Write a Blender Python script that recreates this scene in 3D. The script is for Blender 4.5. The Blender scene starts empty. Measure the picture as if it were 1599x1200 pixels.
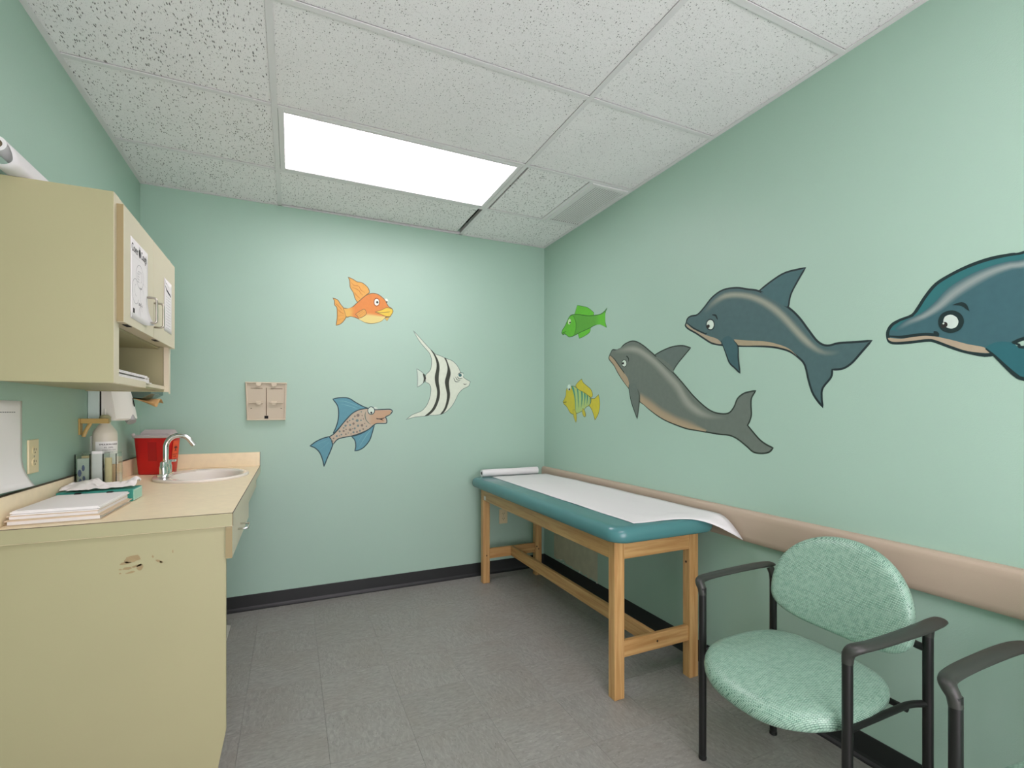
import bpy, bmesh, math, random
from mathutils import Vector, Matrix
from mathutils.geometry import tessellate_polygon
random.seed(7)
PI = math.pi
SC = bpy.context.scene
COL = SC.collection

# ---------------------------------------------------------------- room measures (metres)
XL, XR, YB, YF = -0.7986, 1.8670, 3.4380, -1.30     # left, right, back, front wall
HC = 2.5748                                          # ceiling height
GX, GY, MOD = 1.1518, 2.3241, 0.6096                 # ceiling grid origin and 2 ft module

# ---------------------------------------------------------------- camera, world, exposure
cam = bpy.data.cameras.new('camera')
cam.sensor_fit = 'HORIZONTAL'; cam.sensor_width = 36.0
cam.lens = 750.48 / 1599 * 36.0
cam.shift_y = 43.6 / 1599
cam.clip_start = 0.02
cam_ob = bpy.data.objects.new('camera', cam); COL.objects.link(cam_ob)
cam_ob.location = (0, 0, 1.2455); cam_ob.rotation_euler = (PI / 2, 0, -0.4304)
SC.camera = cam_ob

w = bpy.data.worlds.new('world'); SC.world = w; w.use_nodes = True
w.node_tree.nodes['Background'].inputs[0].default_value = (1.0, 0.885, 0.965, 1)
w.node_tree.nodes['Background'].inputs[1].default_value = 6.2  # even fill light, added to reach the ceiling through the front opening
SC.view_settings.view_transform = 'Standard'
SC.view_settings.look = 'None'
SC.view_settings.exposure = 0.07
SC.view_settings.gamma = 1.0
SC.view_settings.use_curve_mapping = False
LAMP = 8.5          # radiance of the fluorescent diffusers

# ---------------------------------------------------------------- materials
def lin(c):
    c = c / 255.0
    return c / 12.92 if c <= 0.04045 else ((c + 0.055) / 1.055) ** 2.4
def rgb(c): return (lin(c[0]), lin(c[1]), lin(c[2]), 1.0)
MATS = {}
def mat(name, c, rough=0.5, metal=0.0, spec=0.5, var=0.0, vscale=8.0, bump=0.0, bscale=200.0, stretch=(1, 1, 1), trans=0.0, alpha=1.0, ior=1.45, coat=0.0):
    if name in MATS: return MATS[name]
    m = bpy.data.materials.new(name); m.use_nodes = True
    nt = m.node_tree; b = nt.nodes['Principled BSDF']
    b.inputs['Base Color'].default_value = rgb(c)
    b.inputs['Roughness'].default_value = rough
    b.inputs['Metallic'].default_value = metal
    b.inputs['Specular IOR Level'].default_value = spec
    b.inputs['IOR'].default_value = ior
    b.inputs['Transmission Weight'].default_value = trans
    b.inputs['Alpha'].default_value = alpha
    b.inputs['Coat Weight'].default_value = coat
    if var or bump:
        tc = nt.nodes.new('ShaderNodeTexCoord'); mp = nt.nodes.new('ShaderNodeMapping')
        mp.inputs['Scale'].default_value = stretch
        nt.links.new(tc.outputs['Object'], mp.inputs['Vector'])
    if var:
        n = nt.nodes.new('ShaderNodeTexNoise'); n.inputs['Scale'].default_value = vscale; n.inputs['Detail'].default_value = 6
        nt.links.new(mp.outputs[0], n.inputs['Vector'])
        r = nt.nodes.new('ShaderNodeMapRange'); r.inputs['From Min'].default_value = .3; r.inputs['From Max'].default_value = .7
        r.inputs['To Min'].default_value = 1 - var; r.inputs['To Max'].default_value = 1 + var
        nt.links.new(n.outputs['Fac'], r.inputs['Value'])
        h = nt.nodes.new('ShaderNodeHueSaturation'); h.inputs['Color'].default_value = rgb(c)
        nt.links.new(r.outputs[0], h.inputs['Value']); nt.links.new(h.outputs[0], b.inputs['Base Color'])
    if bump:
        n2 = nt.nodes.new('ShaderNodeTexNoise'); n2.inputs['Scale'].default_value = bscale; n2.inputs['Detail'].default_value = 3
        nt.links.new(mp.outputs[0], n2.inputs['Vector'])
        bp = nt.nodes.new('ShaderNodeBump'); bp.inputs['Strength'].default_value = bump; bp.inputs['Distance'].default_value = 0.002
        nt.links.new(n2.outputs['Fac'], bp.inputs['Height']); nt.links.new(bp.outputs[0], b.inputs['Normal'])
    MATS[name] = m
    return m

class NB:                                            # small node-building helper
    def __init__(s, m): s.nt = m.node_tree; s.b = s.nt.nodes['Principled BSDF']
    def n(s, t, **kw):
        q = s.nt.nodes.new(t)
        for k, v in kw.items():
            if k in q.inputs.keys(): q.inputs[k].default_value = v
            else: setattr(q, k, v)
        return q
    def l(s, a, b): s.nt.links.new(a, b)
    def math(s, op, a, b=None, clamp=False):
        q = s.n('ShaderNodeMath', operation=op); q.use_clamp = clamp
        for i, x in enumerate((a, b)):
            if x is None: continue
            if isinstance(x, (int, float)): q.inputs[i].default_value = x
            else: s.l(x, q.inputs[i])
        return q.outputs[0]
    def mix(s, f, a, b):
        q = s.n('ShaderNodeMix', data_type='RGBA')
        for i, x in ((0, f), (6, a), (7, b)):
            if isinstance(x, (tuple, float, int)): q.inputs[i].default_value = x
            else: s.l(x, q.inputs[i])
        return q.outputs[2]
    def ramp(s, v, lo, hi, a=0.0, b=1.0):
        q = s.n('ShaderNodeMapRange'); s.l(v, q.inputs[0])
        for i, x in enumerate((lo, hi, a, b)): q.inputs[i + 1].default_value = x
        return q.outputs[0]

WALL = (163, 194, 176)
M_wall = mat('mint_wall_paint', WALL, .42, var=.02, vscale=1.3, bump=.25, bscale=260, spec=.35)
M_plaster = mat('bare_plaster', (188, 188, 162), .9, var=.08, vscale=14)
M_base = mat('charcoal_vinyl', (34, 38, 37), .45, var=.06, vscale=9)
M_rail = mat('taupe_vinyl', (180, 164, 144), .5, var=.03, vscale=6, bump=.15, bscale=500)
M_tee = mat('white_enamel_tee', (228, 227, 226), .45)
M_dark = mat('dark_void', (26, 27, 25), .9)
M_lam = mat('cream_laminate', (171, 167, 129), .42, var=.02, vscale=3, bump=.05, bscale=300)
M_door = mat('pale_cream_laminate', (214, 206, 178), .4, var=.02, vscale=3)
M_edge = mat('tan_edge_band', (152, 137, 98), .5)
M_inside = mat('tan_melamine', (140, 124, 76), .6)
M_top = mat('peach_laminate', (240, 224, 188), .38, var=.035, vscale=30, bump=.04, bscale=300)
M_seam = mat('brown_seam', (84, 66, 46), .6)
M_white = mat('white_plastic', (226, 224, 214), .35)
M_cream_pl = mat('cream_plastic', (206, 200, 182), .4)
M_paper = mat('white_paper', (232, 231, 227), .8, bump=.1, bscale=60)
M_manila = mat('manila_card', (206, 188, 160), .75, var=.03)
M_ink = mat('black_ink', (38, 38, 38), .8)
M_grey_ink = mat('grey_ink', (140, 142, 140), .8)
M_chrome = mat('chrome', (222, 224, 222), .08, metal=1.0)
M_nickel = mat('satin_nickel', (176, 172, 160), .28, metal=1.0)
M_porc = mat('white_porcelain', (232, 226, 214), .12, coat=.3)
M_red = mat('red_plastic', (206, 24, 24), .28, trans=.12)
M_orange = mat('orange_label', (236, 84, 40), .5)
M_clear = mat('clear_acrylic', (240, 246, 242), .04, trans=1.0, ior=1.2)
M_frost = mat('frosted_plastic', (232, 222, 218), .35, trans=.4, ior=1.15)
M_smoke = mat('smoky_plastic', (120, 146, 138), .15, trans=.55, ior=1.2)
M_towel = mat('brown_paper_towel', (206, 164, 108), .9)
M_teal = mat('teal_cardboard', (52, 146, 130), .5)
M_mintcard = mat('mint_cardboard', (160, 206, 186), .6)
M_wood = None
M_ivory = mat('ivory_plastic', (214, 202, 160), .4)
M_plate = mat('beige_plastic', (188, 178, 154), .45)
M_vinyl = mat('teal_vinyl', (74, 126, 126), .2, bump=.08, bscale=500, spec=.5)
M_sheet = mat('exam_paper', (226, 226, 224), .7, bump=.12, bscale=30)
M_frame = mat('black_painted_steel', (22, 24, 22), .35)
M_arm = mat('charcoal_polymer', (52, 55, 50), .42, bump=.08, bscale=600)
M_brass = mat('tan_painted_metal', (176, 148, 84), .45)
M_glue = mat('glue_residue', (156, 138, 100), .7, var=.08, vscale=60)

# oak of the exam table
def wood():
    m = mat('oak', (214, 166, 102), .42); k = NB(m)
    tc = k.n('ShaderNodeTexCoord'); oi = k.n('ShaderNodeObjectInfo')
    mp = k.n('ShaderNodeMapping'); mp.inputs['Scale'].default_value = (1, 1, 1)
    k.l(tc.outputs['UV'], mp.inputs['Vector'])
    off = k.n('ShaderNodeVectorMath', operation='ADD'); k.l(mp.outputs[0], off.inputs[0])
    cb = k.n('ShaderNodeCombineXYZ'); k.l(k.math('MULTIPLY', oi.outputs['Random'], 9.0), cb.inputs[1]); k.l(cb.outputs[0], off.inputs[1])
    s1 = k.n('ShaderNodeMapping'); s1.inputs['Scale'].default_value = (1.2, 22, 1); k.l(off.outputs[0], s1.inputs['Vector'])
    n1 = k.n('ShaderNodeTexNoise', Scale=2.2, Detail=5.0, Distortion=.6); k.l(s1.outputs[0], n1.inputs['Vector'])
    s2 = k.n('ShaderNodeMapping'); s2.inputs['Scale'].default_value = (6, 260, 1); k.l(off.outputs[0], s2.inputs['Vector'])
    n2 = k.n('ShaderNodeTexNoise', Scale=2.0, Detail=2.0); k.l(s2.outputs[0], n2.inputs['Vector'])
    c1 = k.mix(k.ramp(n1.outputs['Fac'], .35, .68), rgb((200, 164, 108)), rgb((172, 130, 76)))
    c2 = k.mix(k.ramp(n2.outputs['Fac'], .56, .72, 0, .4), c1, rgb((160, 108, 58)))
    k.l(c2, k.b.inputs['Base Color'])
    return m
M_wood = wood()

# acoustic ceiling tile: short worm-like fissures and pinholes
def tile_mat(name, coarse):
    m = mat(name, (205, 204, 202), .9, spec=.1); k = NB(m)
    tc = k.n('ShaderNodeTexCoord'); oi = k.n('ShaderNodeObjectInfo')
    cb = k.n('ShaderNodeCombineXYZ'); k.l(k.math('MULTIPLY', oi.outputs['Random'], 40.0), cb.inputs[0]); k.l(k.math('MULTIPLY', oi.outputs['Random'], 23.0), cb.inputs[1])
    ad = k.n('ShaderNodeVectorMath', operation='ADD'); k.l(tc.outputs['Object'], ad.inputs[0]); k.l(cb.outputs[0], ad.inputs[1])
    nz = k.n('ShaderNodeTexNoise', Scale=14.0, Detail=3.0); k.l(ad.outputs[0], nz.inputs['Vector'])
    wv = k.n('ShaderNodeVectorMath', operation='SCALE'); k.l(nz.outputs['Color'], wv.inputs[0]); wv.inputs['Scale'].default_value = .03
    a2 = k.n('ShaderNodeVectorMath', operation='ADD'); k.l(ad.outputs[0], a2.inputs[0]); k.l(wv.outputs[0], a2.inputs[1])
    def layer(sx, sy, th, dens):
        mp = k.n('ShaderNodeMapping'); mp.inputs['Scale'].default_value = (sx, sy, 1); k.l(a2.outputs[0], mp.inputs['Vector'])
        v = k.n('ShaderNodeTexVoronoi', Scale=1.0, voronoi_dimensions='2D'); k.l(mp.outputs[0], v.inputs['Vector'])
        sp = k.n('ShaderNodeSeparateColor'); k.l(v.outputs['Color'], sp.inputs[0])
        keep = k.math('LESS_THAN', sp.outputs[0], dens)
        rad = k.math('MULTIPLY', k.math('ADD', sp.outputs[1], .35), th)
        d = k.math('SUBTRACT', rad, v.outputs['Distance'])
        return k.math('MULTIPLY', k.ramp(d, 0.0, .08), keep)
    if coarse:
        f = layer(150, 46, .27, .42); g = layer(210, 150, .2, .5)
    else:
        f = layer(130, 95, .22, .30); g = layer(220, 190, .22, .5)
    big = k.n('ShaderNodeTexNoise', Scale=3.0, Detail=2.0); k.l(ad.outputs[0], big.inputs['Vector'])
    mask = k.math('MAXIMUM', k.math('MULTIPLY', f, .85 if coarse else .78), k.math('MULTIPLY', g, .42))
    base = k.mix(k.ramp(big.outputs['Fac'], .3, .7), rgb((242, 241, 240)), rgb((247, 246, 245)))
    k.l(k.mix(mask, base, rgb((96, 94, 90))), k.b.inputs['Base Color'])
    bp = k.n('ShaderNodeBump', Strength=.5, Distance=.003, invert=True); k.l(mask, bp.inputs['Height']); k.l(bp.outputs[0], k.b.inputs['Normal'])
    return m
M_tileA = tile_mat('fissured_tile', True)
M_tileB = tile_mat('pinhole_tile', False)

# grey vinyl composition floor tile
def vct():
    m = mat('grey_vinyl_tile', (132, 132, 127), .42, spec=.4); k = NB(m)
    tc = k.n('ShaderNodeTexCoord'); oi = k.n('ShaderNodeObjectInfo')
    cb = k.n('ShaderNodeCombineXYZ'); k.l(k.math('MULTIPLY', oi.outputs['Random'], 31.0), cb.inputs[0]); k.l(k.math('MULTIPLY', oi.outputs['Random'], 17.0), cb.inputs[1])
    ad = k.n('ShaderNodeVectorMath', operation='ADD'); k.l(tc.outputs['Object'], ad.inputs[0]); k.l(cb.outputs[0], ad.inputs[1])
    mp = k.n('ShaderNodeMapping'); mp.inputs['Scale'].default_value = (30, 75, 1); k.l(ad.outputs[0], mp.inputs['Vector'])
    n1 = k.n('ShaderNodeTexNoise', Scale=1.0, Detail=5.0, Roughness=.65, Distortion=.8); k.l(mp.outputs[0], n1.inputs['Vector'])
    mp2 = k.n('ShaderNodeMapping'); mp2.inputs['Scale'].default_value = (60, 150, 1); k.l(ad.outputs[0], mp2.inputs['Vector'])
    n2 = k.n('ShaderNodeTexVoronoi', Scale=1.0); k.l(mp2.outputs[0], n2.inputs['Vector'])
    sp = k.n('ShaderNodeSeparateColor'); k.l(n2.outputs['Color'], sp.inputs[0])
    fl = k.math('MULTIPLY', k.math('LESS_THAN', n2.outputs['Distance'], .3), k.math('LESS_THAN', sp.outputs[0], .1))
    fd = k.math('MULTIPLY', k.math('LESS_THAN', n2.outputs['Distance'], .3), k.math('GREATER_THAN', sp.outputs[0], .92))
    big = k.n('ShaderNodeTexNoise', Scale=5.0, Detail=3.0); k.l(ad.outputs[0], big.inputs['Vector'])
    c = k.mix(k.ramp(n1.outputs['Fac'], .3, .7), rgb((130, 131, 124)), rgb((157, 157, 150)))
    c = k.mix(k.ramp(big.outputs['Fac'], .4, .8, 0, .35), c, rgb((132, 125, 112)))
    c = k.mix(k.math('MULTIPLY', fl, .4), c, rgb((176, 174, 168)))
    c = k.mix(k.math('MULTIPLY', fd, .35), c, rgb((84, 80, 76)))
    h = k.n('ShaderNodeHueSaturation'); k.l(c, h.inputs['Color']); k.l(k.ramp(oi.outputs['Random'], 0, 1, .97, 1.03), h.inputs['Value'])
    k.l(h.outputs[0], k.b.inputs['Base Color'])
    return m
M_vct = vct()

# woven mint vinyl of the chairs
def chair_fabric():
    m = mat('mint_woven_vinyl', (134, 190, 164), .33, spec=.5); k = NB(m)
    tc = k.n('ShaderNodeTexCoord')
    mp = k.n('ShaderNodeMapping'); mp.inputs['Scale'].default_value = (150, 150, 1); mp.inputs['Rotation'].default_value = (0, 0, .5)
    k.l(tc.outputs['UV'], mp.inputs['Vector'])
    br = k.n('ShaderNodeTexBrick', Scale=1.0); k.l(mp.outputs[0], br.inputs['Vector'])
    br.inputs['Mortar Size'].default_value = .10; br.inputs['Brick Width'].default_value = 1.3; br.inputs['Row Height'].default_value = .62
    br.inputs['Color1'].default_value = rgb((166, 197, 178)); br.inputs['Color2'].default_value = rgb((144, 183, 161)); br.inputs['Mortar'].default_value = rgb((78, 116, 98))
    nz = k.n('ShaderNodeTexNoise', Scale=60.0, Detail=2.0); k.l(tc.outputs['UV'], nz.inputs['Vector'])
    k.l(k.mix(k.ramp(nz.outputs['Fac'], .4, .65, 0, .45), br.outputs['Color'], rgb((160, 194, 173))), k.b.inputs['Base Color'])
    bp = k.n('ShaderNodeBump', Strength=.25, Distance=.001); k.l(br.outputs['Fac'], bp.inputs['Height']); bp.invert = True
    k.l(bp.outputs[0], k.b.inputs['Normal'])
    return m
M_fab = chair_fabric()

def emit(name, strength):
    m = bpy.data.materials.new(name); m.use_nodes = True
    b = m.node_tree.nodes['Principled BSDF']
    b.inputs['Base Color'].default_value = (.9, .9, .9, 1)
    b.inputs['Emission Color'].default_value = (1.0, .85, .96, 1)
    b.inputs['Emission Strength'].default_value = strength
    return m
M_lamp = emit('lit_diffuser', LAMP)

PK = (1.0, 1.0, 1.0)                                  # photo-to-paint factors for the wall paintings
def paint(c, name=None):
    key = 'paint_%d_%d_%d' % tuple(c)
    if key in MATS: return MATS[key]
    m = mat(key, c, .5, spec=.35, var=.04, vscale=40)
    return m
def paint_attr():
    m = mat('paint_blended', (128, 128, 128), .5, spec=.35); k = NB(m)
    a = k.n('ShaderNodeAttribute', attribute_name='tint'); k.l(a.outputs['Color'], k.b.inputs['Base Color'])
    return m
M_blend = paint_attr()

# ---------------------------------------------------------------- object helpers
ORG = {}
def thing(name, label, cat, loc, group=None):
    o = bpy.data.objects.new(name, None); COL.objects.link(o); o.empty_display_size = .05
    o.location = loc; o['label'] = label; o['category'] = cat
    if group: o['group'] = group
    ORG[o.name] = Vector(loc)
    return o
def obj(name, bm, m, parent=None, smooth=False, label=None, cat=None, group=None, kind=None, recalc=True, origin=None, auto=None):
    """link a bmesh built in world coordinates as ONE mesh object"""
    if recalc: bmesh.ops.recalc_face_normals(bm, faces=bm.faces[:])
    org = ORG.get(parent.name, Vector((0, 0, 0))) if parent else (Vector(origin) if origin else Vector((0, 0, 0)))
    bmesh.ops.translate(bm, verts=bm.verts[:], vec=-org)
    me = bpy.data.meshes.new(name); bm.to_mesh(me); bm.free()
    for x in (m if isinstance(m, (list, tuple)) else [m]): me.materials.append(x)
    if smooth:
        me.polygons.foreach_set('use_smooth', [True] * len(me.polygons))
    o = bpy.data.objects.new(name, me); COL.objects.link(o)
    if smooth and auto:
        me.set_sharp_from_angle(angle=math.radians(auto))
    if parent: o.parent = parent
    elif origin: o.location = origin
    ORG[o.name] = org
    if label: o['label'] = label
    if cat: o['category'] = cat
    if group: o['group'] = group
    if kind: o['kind'] = kind
    return o
def N(): return bmesh.new()
def box(bm, x0, x1, y0, y1, z0, z1, bev=0.0, seg=2):
    r = bmesh.ops.create_cube(bm, size=1.0)
    vs = r['verts']
    for v in vs:
        v.co = Vector(((x0 + x1) / 2 + v.co.x * (x1 - x0), (y0 + y1) / 2 + v.co.y * (y1 - y0), (z0 + z1) / 2 + v.co.z * (z1 - z0)))
    if bev:
        es = list({e for v in vs for e in v.link_edges})
        bmesh.ops.bevel(bm, geom=es, offset=bev, segments=seg, affect='EDGES', profile=.5)
    return bm
def BX(*a, **k): return box(N(), *a, **k)
def catmull(pts, steps=4, closed=False):
    P = [Vector(p) for p in pts]; n = len(P); out = []
    if n < 3: return P
    rng = range(n) if closed else range(n - 1)
    for i in rng:
        p1, p2 = P[i], P[(i + 1) % n]
        p0 = P[i - 1] if (closed or i > 0) else p1 * 2 - p2
        p3 = P[(i + 2) % n] if (closed or i < n - 2) else p2 * 2 - p1
        for s in range(steps):
            t = s / steps
            out.append(.5 * ((2 * p1) + (p2 - p0) * t + (2 * p0 - 5 * p1 + 4 * p2 - p3) * t * t + (3 * p1 - p0 - 3 * p2 + p3) * t ** 3))
    if not closed: out.append(P[-1])
    return out
def loft(bm, pts, sizes, seg=12, caps=True, up=Vector((0, 0, 1)), side=None):
    """sweep an ellipse (half-width, half-height) along pts"""
    pts = [Vector(p) for p in pts]; rings = []; prev = None
    for i, p in enumerate(pts):
        t = (pts[min(i + 1, len(pts) - 1)] - pts[max(i - 1, 0)]).normalized()
        if side is not None: a = (side - t * side.dot(t)).normalized()
        elif prev is None:
            a = t.cross(up)
            if a.length < 1e-3: a = t.cross(Vector((1, 0, 0)))
            a.normalize()
        else:
            a = (prev - t * prev.dot(t)).normalized()
        prev = a; b = a.cross(t).normalized()
        wd, hg = sizes[i] if isinstance(sizes, list) else (sizes, sizes)
        rings.append([bm.verts.new(p + a * math.cos(2 * PI * k / seg) * wd + b * math.sin(2 * PI * k / seg) * hg) for k in range(seg)])
    for r0, r1 in zip(rings, rings[1:]):
        for k in range(seg): bm.faces.new((r0[k], r0[(k + 1) % seg], r1[(k + 1) % seg], r1[k]))
    if caps: bm.faces.new(rings[0][::-1]); bm.faces.new(rings[-1])
    return bm
def tube(bm, pts, r, seg=12, smooth_steps=0, caps=True):
    if smooth_steps: pts = catmull(pts, smooth_steps)
    return loft(bm, pts, r, seg, caps)
def fillet(pts, rad, steps=6):
    """round the inner corners of a 3-D polyline"""
    P = [Vector(p) for p in pts]; out = [P[0]]
    for a, b, c in zip(P, P[1:], P[2:]):
        d1 = (a - b); d2 = (c - b); r = min(rad, d1.length * .49, d2.length * .49)
        s = b + d1.normalized() * r; e = b + d2.normalized() * r
        for i in range(steps + 1):
            t = i / steps; out.append((1 - t) ** 2 * s + 2 * t * (1 - t) * b + t * t * e)
    out.append(P[-1]); return out
def lathe(bm, prof, c, seg=24, sx=1.0, sy=1.0, cap0=True, cap1=True):
    rings = [[bm.verts.new((c[0] + r * sx * math.cos(2 * PI * k / seg), c[1] + r * sy * math.sin(2 * PI * k / seg), c[2] + z)) for k in range(seg)] for r, z in prof]
    for a, b in zip(rings, rings[1:]):
        for k in range(seg): bm.faces.new((a[k], a[(k + 1) % seg], b[(k + 1) % seg], b[k]))
    if cap0: bm.faces.new(rings[0][::-1])
    if cap1: bm.faces.new(rings[-1])
    return bm
def rings(bm, loops, cap0=True, cap1=True):
    R = [[bm.verts.new(p) for p in lp] for lp in loops]; n = len(R[0])
    for a, b in zip(R, R[1:]):
        for k in range(n): bm.faces.new((a[k], a[(k + 1) % n], b[(k + 1) % n], b[k]))
    if cap0: bm.faces.new(R[0][::-1])
    if cap1: bm.faces.new(R[-1])
    return bm
def prism(bm, poly, fn, lo, hi):
    """extrude the 2-D polygon between depths lo and hi; fn(u, v, d) -> world"""
    rings(bm, [[fn(u, v, lo) for u, v in poly], [fn(u, v, hi) for u, v in poly]])
    bmesh.ops.triangulate(bm, faces=[f for f in bm.faces if len(f.verts) > 4])
    return bm
def uv_box(o, length_axis=None):
    """box UVs in metres with u along the longest axis (wood grain direction)"""
    me = o.data; uv = me.uv_layers.new(name='UVMap')
    dims = [max(v.co[i] for v in me.vertices) - min(v.co[i] for v in me.vertices) for i in range(3)]
    L = length_axis if length_axis is not None else dims.index(max(dims))
    for p in me.polygons:
        nrm = [abs(x) for x in p.normal]; ax = nrm.index(max(nrm))
        rest = [i for i in range(3) if i != ax]
        if L in rest: u, v = L, [i for i in rest if i != L][0]
        else: u, v = rest
        for li in p.loop_indices:
            c = me.vertices[me.loops[li].vertex_index].co
            uv.data[li].uv = (c[u], c[v] + ax * .37)
def superell(a, b, n, e, e2=None):
    out = []
    for k in range(n):
        t = 2 * PI * k / n; c, s = math.cos(t), math.sin(t)
        out.append((a * math.copysign(abs(c) ** (2 / e), c), b * math.copysign(abs(s) ** (2 / (e2 or e)), s)))
    return out
def cushion(bm, outline, th, crown, fn, edge=.35):
    """padded slab over a convex outline; fn(u, v, w) -> world"""
    n = len(outline); cx = sum(p[0] for p in outline) / n; cy = sum(p[1] for p in outline) / n
    prof = [(.80, 0.0), (.93, .02), (.975, .12), (.995, .3), (1.0, .5), (.995, .68), (.975, .85), (.93, .96), (.85, 1.0), (.6, 1.0), (.3, 1.0)]
    R = []
    for s, h in prof:
        w_ = th * h + crown * (1 - min(1, s) ** 2) * (1 if h > .5 else 0)
        R.append([(cx + (p[0] - cx) * s, cy + (p[1] - cy) * s, w_) for p in outline])
    uvl = bm.loops.layers.uv.new('UVMap')
    V = [[bm.verts.new(fn(*q)) for q in r] for r in R]
    def face(vs, qs):
        f = bm.faces.new(vs)
        for l_, q in zip(f.loops, qs): l_[uvl].uv = (q[0], q[1] + (q[2] - th) * .7)
    for i in range(len(R) - 1):
        for k in range(n):
            j = (k + 1) % n
            face((V[i][k], V[i][j], V[i + 1][j], V[i + 1][k]), (R[i][k], R[i][j], R[i + 1][j], R[i + 1][k]))
    c = bm.verts.new(fn(cx, cy, th + crown)); cq = (cx, cy, th + crown)
    for k in range(n):
        j = (k + 1) % n; face((V[-1][k], V[-1][j], c), (R[-1][k], R[-1][j], cq))
    face(V[0][::-1], R[0][::-1])
    return bm
DG = None
def text_polys(body, size, align='LEFT'):
    cu = bpy.data.curves.new('lettering', 'FONT'); cu.body = body; cu.size = size; cu.align_x = align; cu.fill_mode = 'FRONT'; cu.resolution_u = 3
    o = bpy.data.objects.new('lettering', cu); COL.objects.link(o)
    dg = bpy.context.evaluated_depsgraph_get(); dg.update()
    me = bpy.data.meshes.new_from_object(o.evaluated_get(dg))
    vs = [v.co.copy() for v in me.vertices]; fs = [tuple(p.vertices) for p in me.polygons]
    bpy.data.objects.remove(o); bpy.data.curves.remove(cu); bpy.data.meshes.remove(me)
    return vs, fs
def text(bm, body, size, fn, align='LEFT', bold=0.0):
    vs, fs = text_polys(body, size, align)
    for dx in ((0,) if not bold else (0, bold)):
        V = [bm.verts.new(fn(v.x + dx, v.y)) for v in vs]
        for f in fs:
            try: bm.faces.new([V[i] for i in f])
            except ValueError: pass
    return bm
def flat(bm, pts2, fn):
    q = []
    for p in pts2:
        if not q or math.dist(p, q[-1]) > 1e-5: q.append(p)
    if math.dist(q[0], q[-1]) < 1e-5: q.pop()
    V = [bm.verts.new(fn(u, v)) for u, v in q]
    for tri in tessellate_polygon([[Vector((u, v, 0)) for u, v in q]]):
        try: bm.faces.new([V[i] for i in tri])
        except ValueError: pass
    return bm
def strip(bm, pts2, wd, fn, closed=False, taper=True):
    """ribbon of width wd along a 2-D polyline"""
    n = len(pts2); P = [Vector((p[0], p[1])) for p in pts2]; L = []; Rr = []
    for i, p in enumerate(P):
        a = P[i - 1] if (closed or i > 0) else p; b = P[(i + 1) % n] if (closed or i < n - 1) else p
        d1 = (p - a); d2 = (b - p); t = Vector((0, 0))
        if d1.length > 1e-9: t += d1.normalized()
        if d2.length > 1e-9: t += d2.normalized()
        if t.length < 1e-6: t = d1 if d1.length else d2
        t.normalize(); nn = Vector((-t.y, t.x)); h = wd / 2
        if taper and not closed: h *= .35 + .65 * min(1, 4 * min(i, n - 1 - i) / n)
        L.append(bm.verts.new(fn(*(p + nn * h)))); Rr.append(bm.verts.new(fn(*(p - nn * h))))
    for i in range(n if closed else n - 1):
        j = (i + 1) % n; bm.faces.new((L[i], L[j], Rr[j], Rr[i]))
    return bm

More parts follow.
